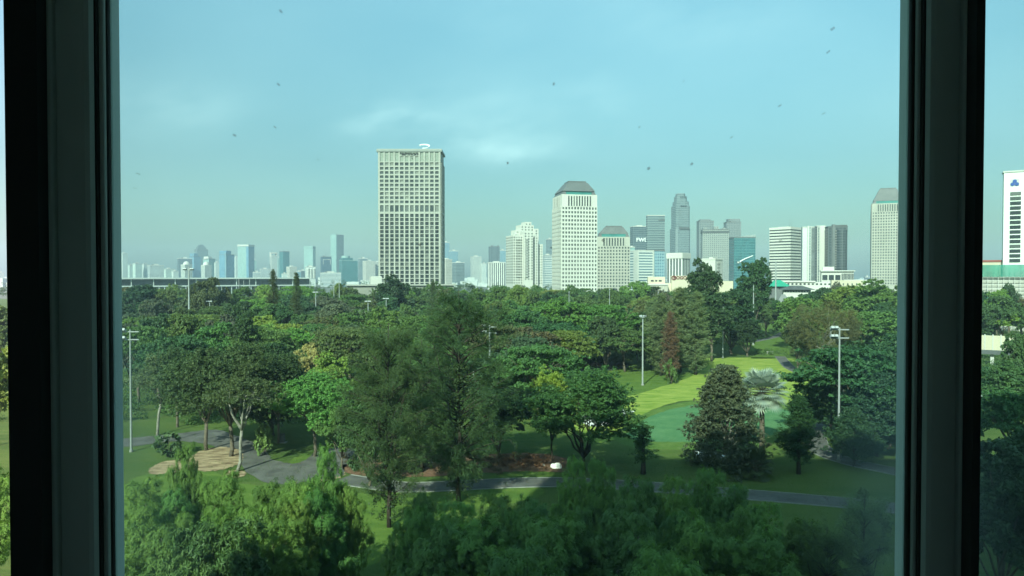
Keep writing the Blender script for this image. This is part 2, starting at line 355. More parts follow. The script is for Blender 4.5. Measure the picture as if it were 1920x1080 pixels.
# black piers between the windows
MB().box(fx(13, .93), fx(106, .965), .93, .965, ZB, ZT).build('window_pier', BLACKF, hotel)
MB().box(fx(1795, .965), fx(1842, .93), .93, .965, ZB, ZT).build('window_pier', BLACKF, hotel)
def gloss_glass():
    m = bpy.data.materials.new('tinted_glass'); m.use_nodes = True; t = m.node_tree; t.nodes.clear()
    tr = N(t, 'ShaderNodeBsdfTransparent'); tr.inputs[0].default_value = (.765, .89, .865, 1)
    gl = N(t, 'ShaderNodeBsdfGlossy'); gl.inputs['Roughness'].default_value = .02; gl.inputs[0].default_value = (.9, 1, .98, 1)
    fr = N(t, 'ShaderNodeFresnel'); fr.inputs[0].default_value = 1.45
    m1 = N(t, 'ShaderNodeMixShader'); t.links.new(M_(t, 'MULTIPLY', fr.outputs[0], .6), m1.inputs[0]); t.links.new(tr.outputs[0], m1.inputs[1]); t.links.new(gl.outputs[0], m1.inputs[2])
    # on the pane: bluish film heaviest towards the lower corners, plus small dirt specks
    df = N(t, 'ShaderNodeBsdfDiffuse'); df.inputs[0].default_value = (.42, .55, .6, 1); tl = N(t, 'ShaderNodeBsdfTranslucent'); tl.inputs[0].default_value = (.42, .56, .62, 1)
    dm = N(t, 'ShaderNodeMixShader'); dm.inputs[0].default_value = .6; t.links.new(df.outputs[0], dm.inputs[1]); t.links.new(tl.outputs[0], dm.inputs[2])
    tcn = N(t, 'ShaderNodeTexCoord'); s = N(t, 'ShaderNodeSeparateXYZ'); t.links.new(tcn.outputs['Object'], s.inputs[0])
    n = N(t, 'ShaderNodeTexNoise'); n.inputs['Scale'].default_value = 5; n.inputs['Detail'].default_value = 5; t.links.new(tcn.outputs['Object'], n.inputs['Vector'])
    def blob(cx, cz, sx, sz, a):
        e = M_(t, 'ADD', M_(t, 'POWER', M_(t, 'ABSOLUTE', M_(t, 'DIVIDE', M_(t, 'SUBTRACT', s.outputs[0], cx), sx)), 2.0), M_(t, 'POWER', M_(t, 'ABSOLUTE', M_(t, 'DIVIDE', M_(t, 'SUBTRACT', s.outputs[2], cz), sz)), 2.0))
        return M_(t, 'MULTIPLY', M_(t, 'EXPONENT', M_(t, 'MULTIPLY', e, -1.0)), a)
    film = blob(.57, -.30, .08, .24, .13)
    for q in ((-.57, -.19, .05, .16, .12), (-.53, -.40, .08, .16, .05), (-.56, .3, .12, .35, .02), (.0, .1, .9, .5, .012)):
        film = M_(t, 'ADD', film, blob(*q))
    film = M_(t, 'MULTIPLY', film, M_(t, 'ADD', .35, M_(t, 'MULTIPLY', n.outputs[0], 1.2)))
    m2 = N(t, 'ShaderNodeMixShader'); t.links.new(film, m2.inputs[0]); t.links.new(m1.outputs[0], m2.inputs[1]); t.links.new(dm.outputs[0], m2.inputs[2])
    vo = N(t, 'ShaderNodeTexVoronoi'); vo.voronoi_dimensions = '2D'; vo.inputs['Scale'].default_value = 15; cxz = N(t, 'ShaderNodeCombineXYZ'); t.links.new(s.outputs[0], cxz.inputs[0]); t.links.new(s.outputs[2], cxz.inputs[1]); t.links.new(cxz.outputs[0], vo.inputs['Vector'])
    sc_ = N(t, 'ShaderNodeSeparateColor'); t.links.new(vo.outputs['Color'], sc_.inputs[0])
    thr = M_(t, 'MULTIPLY', M_(t, 'MAXIMUM', M_(t, 'SUBTRACT', sc_.outputs[0], .55), 0.0), .072)
    spk = M_(t, 'MULTIPLY', M_(t, 'LESS_THAN', vo.outputs['Distance'], thr), .32)
    d2 = N(t, 'ShaderNodeBsdfDiffuse'); d2.inputs[0].default_value = (.10, .13, .14, 1)
    m3 = N(t, 'ShaderNodeMixShader'); t.links.new(spk, m3.inputs[0]); t.links.new(m2.outputs[0], m3.inputs[1]); t.links.new(d2.outputs[0], m3.inputs[2])
    o = N(t, 'ShaderNodeOutputMaterial'); t.links.new(m3.outputs[0], o.inputs[0]); return m
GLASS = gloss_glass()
def bev(o, w=.003):
    md = o.modifiers.new('bevel', 'BEVEL'); md.width = w; md.segments = 2; return o
win = thing('window', 'wide middle window pane of teal glass in a grey-green metal frame', 'window', (0, 0, CAMH))
def fbox(name, p0, p1, yn, yf, mat, parent, bw=.003):
    xa, xb = (fx(p0, yn), fx(p1, yf)) if p0 < 960 else (fx(p0, yf), fx(p1, yn))   # the edge towards the glass is seen at its far end
    return bev(MB().box(xa, xb, yn, yf, ZB-CAMH, ZT-CAMH).build(name, mat, parent), bw)
fbox('frame', 60, 120, .95, .972, FRAME, win)
fbox('frame', 100, 190, .96, .982, FRAME, win, .008)
fbox('seal', 150, 197, .97, .986, RUB, win)
fbox('frame', 170, 208, .977, .990, FRAME, win)
fbox('seal', 190, 213, .983, .9935, RUB, win)
fbox('frame', 190, 230, GLY+.006, 1.03, FRAMEO, win)
fbox('frame', 1681, 1735, GLY+.006, 1.03, FRAMEO, win)
fbox('seal', 1698, 1745, .983, .9935, RUB, win)
fbox('frame', 1706, 1760, .977, .990, FRAME, win)
fbox('seal', 1715, 1800, .97, .986, RUB, win)
fbox('frame', 1722, 1832, .96, .982, FRAME, win, .008)
fbox('frame', 1784, 1838, .95, .972, FRAME, win)
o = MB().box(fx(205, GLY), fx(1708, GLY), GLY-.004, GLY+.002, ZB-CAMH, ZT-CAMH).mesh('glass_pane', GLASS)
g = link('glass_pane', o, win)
win2 = thing('window', 'narrow sliver of teal window glass right of the black pier', 'window', (1.2, 0, CAMH))
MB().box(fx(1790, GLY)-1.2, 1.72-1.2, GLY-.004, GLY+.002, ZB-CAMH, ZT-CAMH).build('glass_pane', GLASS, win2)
bev(MB().box(1.69-1.2, 1.74-1.2, .93, 1.06, ZB-CAMH, ZT-CAMH).build('frame', FRAME, win2))
# ================================================================== the buildings
def vraymat(a): return 0
def placeb(xl, xc, xr, d, e, depth=None):
    """near corner at photo column xc, distance d; left face spans xl..xc, right face xc..xr"""
    s = FPX/d; a = math.atan((xc-960)/FPX); e = R(e)
    Wd = (xr-xc)/s/math.cos(e)*math.cos(a); D = (xc-xl)/s/math.sin(e)*math.cos(a) if xc > xl else (depth or .8*Wd)
    return (X(xc, d), d), e-a, Wd, D
class Bld:
    def __init__(s, name, label, cat, xl, xc, xr, d, e, depth=None, group=None):
        (x, y), s.rz, s.W, s.D = placeb(xl, xc, xr, d, e, depth); s.d = d
        s.root = thing(name, label, cat, (x, y, 0), s.rz, group)
    def z(s, py): return Z(py, s.d)
    def part(s, name, mb, mat): return mb.build(name, mat, s.root)
    def box(s, name, mat, top, bot=None, fx0=0, fx1=1, fy0=0, fy1=1):
        z0 = -1 if bot is None else s.z(bot)
        return s.part(name, MB().box(s.W*fx0, s.W*fx1, s.D*fy0, s.D*fy1, z0, s.z(top)), mat)
    def text(s, txt, size, mat, face, along, z, name='sign_text', shear=0, ext=.15, off=.7, bold=0.0, parent=None):
        cu = bpy.data.curves.new(name, 'FONT'); cu.body = txt; cu.size = size; cu.extrude = ext; cu.shear = shear; cu.offset = bold
        cu.align_x = 'CENTER'; cu.align_y = 'CENTER'
        tmp = bpy.data.objects.new(name, cu); COL.objects.link(tmp)
        me = bpy.data.meshes.new_from_object(tmp.evaluated_get(bpy.context.evaluated_depsgraph_get()))
        bpy.data.objects.remove(tmp); me.materials.clear(); me.materials.append(mat); me.name = name
        o = link(name, me, parent or s.root)
        if face == 'L': o.matrix_local = Matrix(((0,0,-1,-off),(-1,0,0,along),(0,1,0,z),(0,0,0,1)))
        else: o.matrix_local = Matrix(((1,0,0,along),(0,0,-1,-off),(0,1,0,z),(0,0,0,1)))
        return o
def fbx(mb, face, a0, a1, z0, z1, p0, p1):
    """box on a facade: a = along, p = proud outwards"""
    if face == 'F': mb.box(a0, a1, -p1, -p0, z0, z1)
    else: mb.box(-p1, -p0, a0, a1, z0, z1)
def grid_windows(b, wallmb, face, a0, a1, ncol, rows, wf, pier=.45, gmat=None, span=.38, budget=None, base=0.0, bars=True):
    """rows = [(z0, z1)] window openings; wf = glazed fraction of a bay. Returns window placements."""
    pitch = (a1-a0)/ncol; ww = pitch*wf
    zlo = min(r[0] for r in rows); zhi = max(r[1] for r in rows)
    if bars:
        e0 = a0
        for i in range(ncol+1):
            x1 = a0+i*pitch+(pitch-ww)/2 if i < ncol else a1
            x0 = a0+(i-1)*pitch+(pitch+ww)/2 if i > 0 else a0
            fbx(wallmb, face, x0, x1, zlo-.5, zhi+.5, base, base+pier)
        rs = sorted(rows)
        for i in range(len(rs)-1):
            fbx(wallmb, face, a0+.02, a1-.02, rs[i][1], rs[i+1][0], base, base+span)
    out = []
    for (z0, z1) in sorted(rows, reverse=True):
        for i in range(ncol):
            out.append((face, a0+(i+.5)*pitch-ww/2, z0, ww, z1-z0, base))
    return out
def put_windows(b, wins, mat, limit=100):
    cache = {}; rest = MB(); nrest = 0
    for k, (face, a, z, w, h, base) in enumerate(wins):
        if k < limit:
            key = (face, round(w, 2), round(h, 2))
            if key not in cache:
                m = MB(); fbx(m, face, 0, w, 0, h, 0, .08); cache[key] = m.mesh('window', mat)
            link('window', cache[key], b.root, (a, -base, z) if face == 'F' else (-base, a, z))
        else: fbx(rest, face, a, a+w, z, z+h, base, base+.08); nrest += 1
    if nrest: tag(rest.build('window', mat, b.root), kind='stuff')
CREAM = paint('cream_concrete', (.36, .36, .32), .8, .12, .06)
CREAML = paint('pale_concrete_wall', (.41, .40, .35), .8, .12, .06)
WHITE = paint('white_render', (.53, .52, .475), .75, .10, .05, streak=True)
WARMW = paint('cream_render', (.52, .47, .35), .75, .12, .08, streak=True)
OFFW = paint('off_white_render', (.50, .50, .46), .8, .12, .05)
def panes(name, cols, rough=.3, spec=.35):
    """window glass whose tone differs from pane to pane: dark, greyish, or with a blind drawn"""
    m, t, b = newmat(name); oi = N(t, 'ShaderNodeObjectInfo'); ge = N(t, 'ShaderNodeNewGeometry')
    wn = N(t, 'ShaderNodeTexWhiteNoise'); wn.noise_dimensions = '2D'; cb = N(t, 'ShaderNodeCombineXYZ')
    t.links.new(oi.outputs['Random'], cb.inputs[0]); t.links.new(ge.outputs['Random Per Island'], cb.inputs[1]); t.links.new(cb.outputs[0], wn.inputs['Vector'])
    r = N(t, 'ShaderNodeValToRGB'); t.links.new(wn.outputs[0], r.inputs[0]); e = r.color_ramp.elements
    e[0].color = cols[0]+(1,); e[1].color = cols[2]+(1,); e[0].position = .1; e[1].position = .97; k = e.new(.75); k.color = cols[1]+(1,)
    t.links.new(r.outputs[0], b.inputs['Base Color']); b.inputs['Roughness'].default_value = rough; b.inputs['Specular IOR Level'].default_value = spec
    return m
DGLASS = panes('dark_glass', ((.015, .022, .025), (.035, .045, .045), (.11, .12, .11)))
MGLASS = panes('grey_glass', ((.03, .04, .042), (.075, .09, .09), (.20, .21, .18)))
GREYM = paint('grey_metal', (.13, .14, .14), .5, .15, .2)
DGREY = paint('dark_grey_roof', (.09, .10, .10), .7, .2, .2)
SIGNB = paint('sign_black', (.01, .012, .012), .5, 0)
SIGNW = paint('sign_white', (.85, .87, .85), .5, 0)
TEAL = paint('teal_glass', (.05, .22, .20), .25, .2, .1, spec=.6)
GREENR = paint('green_sheet_roof', (.02, .26, .17), .5, .15, .4)
# ---- tall cream grid tower
b = Bld('office_tower', 'tall cream slab tower with deep square window grid and black script lettering on top', 'tower', 710, 826.5, 832.5, 550, 84)
D, Wd = b.D, b.W; wl = MB(); ztop = b.z(281)
wl.box(0, Wd, 0, D, -1, ztop-.6)
zr = lambda y: b.z(y)
rows = []
for i in range(10): rows.append((zr(310.6+i*7.86), zr(306.0+i*7.86)+.2))
up = grid_windows(b, MB(), 'L', .6, D-.6, 12, rows, .70, bars=False)
lo = [(zr(397), zr(385))]+[(zr(407.2+i*7.6), zr(401.1+i*7.6)) for i in range(0, 26)]
wl2 = []
allr = rows+lo
up2 = grid_windows(b, wl, 'L', .9, D-.9, 12, allr, .70, .9, span=.8)
grid_windows(b, wl, 'F', .9, Wd-.9, 5, allr, .62, .9, span=.8)
upw = [w for w in up2 if w[2] > zr(384)]; low = [w for w in up2 if w[2] <= zr(384)]
fr = grid_windows(b, MB(), 'F', .9, Wd-.9, 5, allr, .62, bars=False)
# crown: tall louvred bays with the sign panel over the middle four
pitch = (D-1.8)/12
for i in range(13):
    a = .9+i*pitch
    fbx(wl, 'L', max(a-.6, .0), min(a+.6, D), zr(303.5), ztop-1.6, 0, .9) if not 5 <= i <= 7 else fbx(wl, 'L', a-.6, a+.6, zr(303.5), zr(293), 0, .9)
fbx(wl, 'L', 0, .9, -1, ztop-1.6, 0, .88); fbx(wl, 'L', D-.9, D, -1, ztop-1.6, 0, .88)
fbx(wl, 'L', 0, D, zr(304.8), zr(303.2), 0, .93)
fbx(wl, 'L', .9+4*pitch+.6, .9+8*pitch-.6, zr(293.4), zr(292.2), 0, .92)
b.part('wall', wl, CREAM)
lv = MB()
for i in range(12):
    if 4 <= i <= 7: fbx(lv, 'L', .9+i*pitch+.6, .9+(i+1)*pitch-.6, zr(303.2), zr(293.4), 0, .3)
    else: fbx(lv, 'L', .9+i*pitch+.6, .9+(i+1)*pitch-.6, zr(303.2), ztop-1.7, 0, .3)
b.part('louvre_bays', lv, facade('crown_louvres', (.26, .29, .24), (.17, .2, .17), .5, .5, 1, 0, .7))
sgp = b.part('sign_panel', (lambda m: (fbx(m, 'L', .9+4*pitch+.62, .9+8*pitch-.62, zr(292.1), ztop-1.8, 0, .5), m)[1])(MB()), paint('sign_panel', (.30, .33, .28), .8, .05))
b.part('parapet', MB().box(-1.3, Wd+1.2, -1.2, D+1.2, ztop-1.6, ztop+.2), paint('parapet_grey', (.25, .27, .25), .7))  # parapet in a darker grey than the wall
b.part('roof', MB().box(-1.0, Wd+1, -1, D+1, ztop+.2, ztop+.6), CREAML)
b.text('Fairmont', 4.6, SIGNB, 'L', D/2+.2, (zr(292.1)+ztop-1.8)/2, shear=.35, off=.75, ext=.12, bold=.12, parent=sgp)
put_windows(b, upw+low[:12], MGLASS, 100)
put_windows(b, low[12:]+fr, DGLASS, 0)
# white crescent just above the roof, with a thin post
cr = MB(); n = 22; vs = []; fs = []
for i in range(n+1):
    t = R(170)+R(250)*i/n; w = .25+.9*(i/n)**1.5
    for rr in (4.4-w, 4.4+w*.6):
        for zz in (0, .7): vs.append((rr*math.cos(t), rr*math.sin(t)*1.0, zz))
for i in range(n):
    a = 4*i; c = a+4; fs += [(a,a+2,c+2,c),(a+1,c+1,c+3,a+3),(a,c,c+1,a+1),(a+2,a+3,c+3,c+2)]
cr.add(vs, fs); o = b.part('white_crescent', cr, SIGNW)
o.location = (6, D*.28, b.z(272.5)); o.rotation_euler = (R(0), R(-30), 0)
b.part('crescent_post', MB().tube([(10.8, D*.28, ztop), (10.8, D*.28, b.z(270))], .12), GREYM)
# ---- cream grid office towers with grey mansard crowns (three alike)
def mansard_tower(label, xl, xc, xr, d, e, ywall, yroof, ncF, ncL, pitch_px, nrow, depth=None, wallm=WHITE, limit=100):
    b = Bld('office_tower', label, 'tower', xl, xc, xr, d, e, depth)
    Wd, D = b.W, b.D; zt = b.z(ywall); ph = pitch_px*d/FPX; wl = MB()
    wl.box(0, Wd, 0, D, -1, zt)
    zs = zt-ph*2.9
    rows = [(zs-ph*(i+1)+ph*.22, zs-ph*i-ph*.22) for i in range(nrow)]
    wf = grid_windows(b, wl, 'F', 0, Wd, ncF, rows, .55, .42, span=.36)
    wf2 = grid_windows(b, wl, 'L', 0, D, ncL, rows, .55, .42, span=.5)
    wt = grid_windows(b, wl, 'F', Wd*.16, Wd*.84, max(4, int(ncF*.75)), [(zs+.2, zt-1.2)], .5, .42)
    wt += grid_windows(b, wl, 'L', D*.16, D*.84, 4, [(zs+.2, zt-1.2)], .5, .42)
    b.part('wall', wl, wallm)
    # chamfered shoulder: lower corners
    gz = zt+ph*.9; zr_ = b.z(yroof)
    b.part('glass_band', MB().box(Wd*.08, Wd*.92, D*.08, D*.92, zt, gz), TEAL)
    b.part('shoulder', MB().frustum((Wd*.02, Wd*.14, D*.02, D*.98), (Wd*.08, Wd*.12, D*.1, D*.9), zt, gz+1), GREYM)
    b.part('shoulder', MB().frustum((Wd*.86, Wd*.98, D*.02, D*.98), (Wd*.88, Wd*.92, D*.1, D*.9), zt, gz+1), GREYM)
    b.part('roof', MB().frustum((Wd*.04, Wd*.96, D*.04, D*.96), (Wd*.24, Wd*.80, D*.24, D*.76), gz, zr_-1.4).box(Wd*.27, Wd*.77, D*.27, D*.73, zr_-1.4, zr_), GREYM)
    put_windows(b, wt+wf+wf2, DGLASS, limit)
    return b
b1 = mansard_tower('tall cream white tower with grey sloping crown, right of the white stepped apartments', 1035, 1053, 1120, 550, 15, 364, 336, 12, 8, 7.62, 24)
mansard_tower('shorter cream tower with grey crown, behind the right side of the taller cream one', 1118, 1120, 1181, 700, 8, 444, 423, 11, 8, 6.0, 14, wallm=CREAML)
mansard_tower('tall cream tower with grey crown cut off by the right window frame', 1632, 1634, 1692, 800, 8, 382, 353, 12, 8, 5.25, 26, wallm=CREAML)
# ---- white stepped apartment complex
b = Bld('apartment_tower', 'white stepped residential tower with stacked balconies, left of the cream grid tower', 'apartments', 948, 962, 1019, 750, 18)
Wd, D = b.W, b.D; ph = 5.0*750/FPX
APT = WHITE
def wing(x0, x1, y0, y1, top, cF, cL, wf=.45, n=18):
    wl = MB(); zt = b.z(top); wl.box(x0, x1, y0, y1, -1, zt)
    zz = zt-1.0; ws = []
    for i in range(n):
        for j in range(cF):
            p = (x1-x0)/cF; ws.append(('F', x0+(j+.5)*p-p*wf/2, zz-ph*(i+1)+ph*.25, p*wf, ph*.5, -y0))
        for j in range(cL):
            p = (y1-y0)/cL; ws.append(('L', y0+(j+.5)*p-p*wf/2, zz-ph*(i+1)+ph*.25, p*wf, ph*.5, -x0))
    b.part('wing', wl, APT); return ws
ws = []
ws += wing(Wd*-.02, Wd*.30, -2, D*.9, 441, 4, 6, .5)
ws += wing(Wd*.30, Wd*.62, -6, D, 434, 3, 0, .42)
ws += wing(Wd*.62, Wd*.80, -3, D*.9, 442, 2, 0, .35)
ws += wing(Wd*.80, Wd*1.0, 1, D*.9, 457, 3, 0, .35, 15)
ws += wing(Wd*.16, Wd*.42, D*.3, D*.95, 430, 2, 0, .4, 3)
ws += wing(Wd*.34, Wd*.78, D*.35, D*1.0, 420, 4, 0, .4, 6)
ws += wing(Wd*.52, Wd*.74, D*.5, D*1.0, 413.6, 2, 0, .4, 2)
ws += wing(Wd*.78, Wd*.93, D*.3, D*1.0, 427, 1, 0, .3, 6)
ws += wing(Wd*.08, Wd*.2, D*.1, D*.4, 436, 3, 0, .4, 1)
put_windows(b, ws, MGLASS, 100)
for i in range(15):      # balconies
    z = b.z(447)-ph*i
    for (x0, x1, yb) in ((Wd*.06, Wd*.24, -2), (Wd*.33, Wd*.42, -6)):
        MB().box(x0, x1, yb-1.6, yb, z-1.3, z-.4).build('balcony', OFFW, b.root)
b.part('dark_strip', MB().box(Wd*.602, Wd*.622, -6.1, -5.9, 0, b.z(446)), DGREY)
# ---- procedural curtain wall towers
rt = random.Random(3)
def tower(label, xl, xc, xr, top, d, e, mat, extra=(), depth=None, name='office_tower', cat='tower', roofm=None, plant=True):
    b = Bld(name, label, cat, xl, xc, xr, d, e, depth)
    b.box('wall', mat, top)
    b.part('parapet', MB().box(-.4, b.W+.4, -.4, b.D+.4, b.z(top), b.z(top)+max(1.2, d*.0008)), roofm or OFFW)
    if plant:
        b.part('plant_room', MB().box(b.W*.3, b.W*.66, b.D*.3, b.D*.7, b.z(top)+.5, b.z(top)+d*.0026), roofm or OFFW)
    if d > 1800:
        q = rt.random(); b.part('mast', MB().cyl(b.W*(.3+.3*q), b.D*.5, d*.00022, b.z(top), b.z(top)+d*(.004+.006*q), 6, d*.0001), GREYM)
        if q > .35: b.part('water_tank', MB().cyl(b.W*(.15+.2*q), b.D*.4, b.W*.09, b.z(top), b.z(top)+d*.0022, 10), GREYM)
    for it in extra:
        nm, f0, f1, g0, g1, y1, y0, m2 = it
        b.box(nm, m2, y1, y0, f0, f1, g0, g1)
    return b
BLUE1 = facade('blue_fins', (.20, .34, .42), (.07, .17, .26), 3.8, 0.0, 5.0, .35, .2)
BLUE2 = facade('blue_grid', (.22, .32, .36), (.08, .17, .23), 4, .35, 3, .3, .2)
SLATE = facade('slate_grid', (.12, .155, .17), (.05, .075, .09), 4, .35, 3.2, .25, .25)
SLATE2 = facade('slate_lines', (.19, .23, .235), (.085, .12, .13), 4.1, .4, 40, .02, .25)
PALE = facade('pale_grid', (.55, .58, .54), (.22, .28, .28), 3.4, .45, 3.0, .4, .3)
PALEV = facade('pale_vertical', (.50, .51, .47), (.13, .17, .17), 3.4, .12, 3.6, .55, .3)
PALEH = facade('pale_bands', (.55, .57, .54), (.08, .13, .16), 3.6, .5, 60, .0, .3)
STRH = facade('striped_bands', (.62, .62, .58), (.035, .05, .055), 3.55, .52, 200, .0, .25)
BEIGE = facade('beige_grid', (.50, .48, .42), (.16, .17, .16), 3.2, .4, 3.0, .45, .4)
TEALF = facade('teal_curtain', (.06, .17, .18), (.035, .12, .135), 4, .25, 2.5, .1, .2)
TEALL = facade('light_teal_curtain', (.28, .38, .36), (.20, .31, .30), 4, .3, 3.0, .15, .25)
GREYG = facade('grey_residential', (.27, .29, .27), (.10, .12, .12), 3.3, .35, 3.4, .45, .3)
DARKT = facade('dark_residential', (.10, .115, .12), (.03, .04, .045), 3.3, .3, 4.0, .2, .3)
WHV = facade('white_fins', (.62, .62, .58), (.05, .065, .07), 3.5, 0.0, 3.4, .45, .3)
GREENW = facade('pale_green_grid', (.50, .58, .52), (.2, .27, .26), 3.4, .5, 3.2, .45, .4)
# right-hand group
b = tower('dark slate office block with white letters on its side, left of the tallest right-hand skyscrapers', 1181, 1187, 1216, 425, 1300, 15, SLATE)
b.text('FWD', 10.5, SIGNW, 'F', b.W*.58, b.z(450), off=.9, ext=.3, bold=.12)
b = tower('square slate grey tower with a dark roof slot, beside the block with white letters', 1211, 1214, 1246, 404.5, 1200, 12, SLATE2, [('slot', .62, 1.01, -.012, .4, 411, 414, DGREY), ('lower_band', -.01, 1.01, -.012, 1, 468, 473, DGREY)], plant=False)
tower('low block of white and dark horizontal stripes at the foot of the slate tower', 1180, 1196, 1226, 470.5, 900, 28, PALEH, [('side_strip', .92, 1.0, -.02, .5, 469, None, OFFW), ('side_strip', -.02, .05, -.02, .5, 469, None, OFFW)], plant=False)
tower('narrow blue glass block right of the striped low block', 1225, 1227, 1246, 471, 905, 8, BLUE2, plant=False, roofm=GREYM)
# super tall rounded
def supertall():
    b = Bld('skyscraper', 'tallest grey skyscraper with stepped rounded top right of the slate tower', 'skyscraper', 1256, 1268, 1295, 1600, 22)
    Wd, D = b.W, b.D; m = facade('supertall_skin', (.17, .21, .215), (.09, .13, .14), 4.2, .5, 3.4, .18, .22)
    def blk(nm, a0, a1, c0, c1, top, mm=m, ch=.12):
        w, dd = Wd*(a1-a0), D*(c1-c0); x0, y0 = Wd*a0, D*c0; c = min(w, dd)*ch
        p = [(x0+c,y0),(x0+w-c,y0),(x0+w,y0+c),(x0+w,y0+dd-c),(x0+w-c,y0+dd),(x0+c,y0+dd),(x0,y0+dd-c),(x0,y0+c)]
        b.part(nm, MB().prism(p, -1, b.z(top)), mm)
    blk('shaft', -.02, 1.0, .0, 1.12, 428)
    blk('shaft', .01, .97, .02, .98, 385)
    blk('shaft', .07, .92, .08, .9, 377)
    blk('upper_tier', .13, .84, .14, .84, 367, ch=.2)
    blk('upper_tier', .2, .74, .2, .76, 361.5, ch=.25)
    b.part('slot', MB().box(Wd*.2, Wd*.9, -1.4, 3, b.z(430), b.z(425.6)), DGREY)
    for k in range(3):
        for (yy, s) in ((368, 0), (385.5, 0)):
            MB().box(Wd*(.30+.15*k), Wd*(.38+.15*k), (-1 if yy > 370 else D*.12), D*.3, b.z(yy+1.6), b.z(yy)).build('opening', SIGNB, b.root)
supertall()
b = tower('short block with a white cap over dark vertical fins, in front of the tallest skyscraper', 1250, 1279, 1294, 476, 700, 62, WHV, plant=False, roofm=WHITE)
b.part('cap', MB().box(-.7, b.W+.5, -.7, b.D+.5, b.z(484.5), b.z(475.7)), WHITE)
GR2 = facade('grey_twin', (.21, .235, .235), (.09, .11, .12), 3.4, .35, 3.2, .3, .3)
tower('grey stepped residential tower, left one of the pair behind the white small block', 1305.5, 1311, 1338, 415, 1300, 14, GR2, [('upper_tier', .1, .8, .1, .9, 411, 420, GR2), ('shoulder', .8, 1.12, .0, .9, 430, None, GR2)], plant=False, roofm=GREYM)
tower('wide light grey residential block of many small windows between the two stepped grey towers', 1314, 1317, 1366, 431, 1150, 6, GREYG, [('roof_terrace', -.02, 1.02, -.02, 1, 433, 437, DGREY), ('plant_tower', .45, .62, .2, .7, 424.5, 435, GREYG), ('plant_tower', .05, .2, .2, .7, 426, 435, GREYG), ('plant_tower', .78, .9, .2, .7, 427, 435, GREYG)], plant=False, roofm=GREYM)
tower('grey stepped residential tower, right one of the pair behind the white small block', 1356, 1362, 1389, 417, 1320, 14, GR2, [('upper_tier', .15, .95, .1, .9, 410, 420, GR2), ('belt', -.02, 1.02, -.02, 1, 444, 447, DGREY)], plant=False, roofm=GREYM)
b = tower('teal glass tower with a slanting roof frame and a white swoosh mark', 1366, 1376, 1416, 446, 1000, 12, TEALF, plant=False, roofm=GREYM)
b.part('roof_screen', MB().add([(b.W*.1,0,b.z(446)),(b.W,0,b.z(446)),(b.W,0,b.z(440)),(b.W*.72,0,b.z(441)),(b.W*.1,0,b.z(445)),(b.W*.1,b.D,b.z(446)),(b.W,b.D,b.z(446)),(b.W,b.D,b.z(440)),(b.W*.72,b.D,b.z(441)),(b.W*.1,b.D,b.z(445))],
    [(4,3,2,1,0),(5,6,7,8,9),(0,1,6,5),(1,2,7,6),(2,3,8,7),(3,4,9,8),(4,0,5,9)]), facade('roof_mesh', (.33,.37,.36), (.16,.2,.2), 2, .4, 2, .4))
zz = b.z(489); mbt = MB().tube([(b.W*.28, -1, zz-1), (b.W*.5, -1, zz+2.8), (b.W*.88, -1, zz+7.5)], [.9, .7, .55]); b.part('swoosh_mark', mbt, SIGNW)
b.part('swoosh_mark', MB().cyl(b.W*.2, -.6, 1.6, zz-3.4, zz-1.2, 10).cyl(b.W*.3, -.6, 1.1, zz-2.2, zz-.6, 8), OFFW)
tower('small white block with one dark window column, in front of the light grey residential block', 1316, 1341, 1355, 487, 620, 65, WHITE, [('lift_tower', .2, .8, .3, .6, 482, 488, WHITE), ('window_column', .3, .7, -.02, .02, 491, 520, BEIGE)], plant=False, roofm=WHITE)
# mall
b = Bld('shopping_mall', 'low cream shopping mall with a round dark red emblem and letters on its wall', 'mall', 1204, 1206, 1340, 520, 4, 60)
b.part('wall', MB().box(0, b.W, 0, b.D, -1, b.z(531)), WARMW)
b.part('wing', MB().box(b.W*.07, b.W*.31, 2, b.D*.8, 0, b.z(519)), WARMW); b.part('wing', MB().box(b.W*.39, b.W*.70, -3, b.D*.7, 0, b.z(517)), WARMW)
b.part('wing', MB().box(-.4, b.W*.33, -8, 2, 0, b.z(534)), CREAM); b.part('wing', MB().box(b.W*.78, b.W*1.0, 4, b.D*.7, 0, b.z(517.5)), WARMW)
b.part('wing', MB().box(b.W*1.0, b.W*1.26, 6, b.D*.7, 0, b.z(527)), WARMW)
b.part('roof', MB().box(-.6, b.W*.335, -8.6, 2.5, b.z(534), b.z(534)+.7), WHITE)
for i in range(14): MB().box(b.W*(.012+i*.023), b.W*(.018+i*.023), -8.2, -8, 2, b.z(536)).build('rib', WARMW, b.root)
for (a, c) in ((.11, .15), (.17, .20), (.22, .26)): MB().box(b.W*a, b.W*c, 1.85, 2.1, b.z(528), b.z(525)).build('window', DGLASS, b.root)
RED = paint('dark_red_sign', (.12, .02, .015), .5, 0)
ex = b.W*.42; zc = b.z(521); ring = MB(); n = 24; vs = []; fs = []
for i in range(n):
    t = 2*math.pi*i/n
    for rr in (1.1, 1.75):
        for q in (-3.1, -3.45): vs.append((ex+rr*math.cos(t), q, zc+rr*math.sin(t)))
for i in range(n):
    a = 4*i; c = 4*((i+1) % n); fs += [(a,c,c+2,a+2),(a+1,a+3,c+3,c+1),(a+2,c+2,c+3,a+3),(a,a+1,c+1,c)]
ring.add(vs, fs); ring.box(ex-.28, ex+.28, -3.45, -3.1, zc-1.2, zc+1.2); b.part('emblem', ring, RED)
b.text('SOGO', 3.3, RED, 'F', b.W*.51, zc, off=3.3, bold=.08)
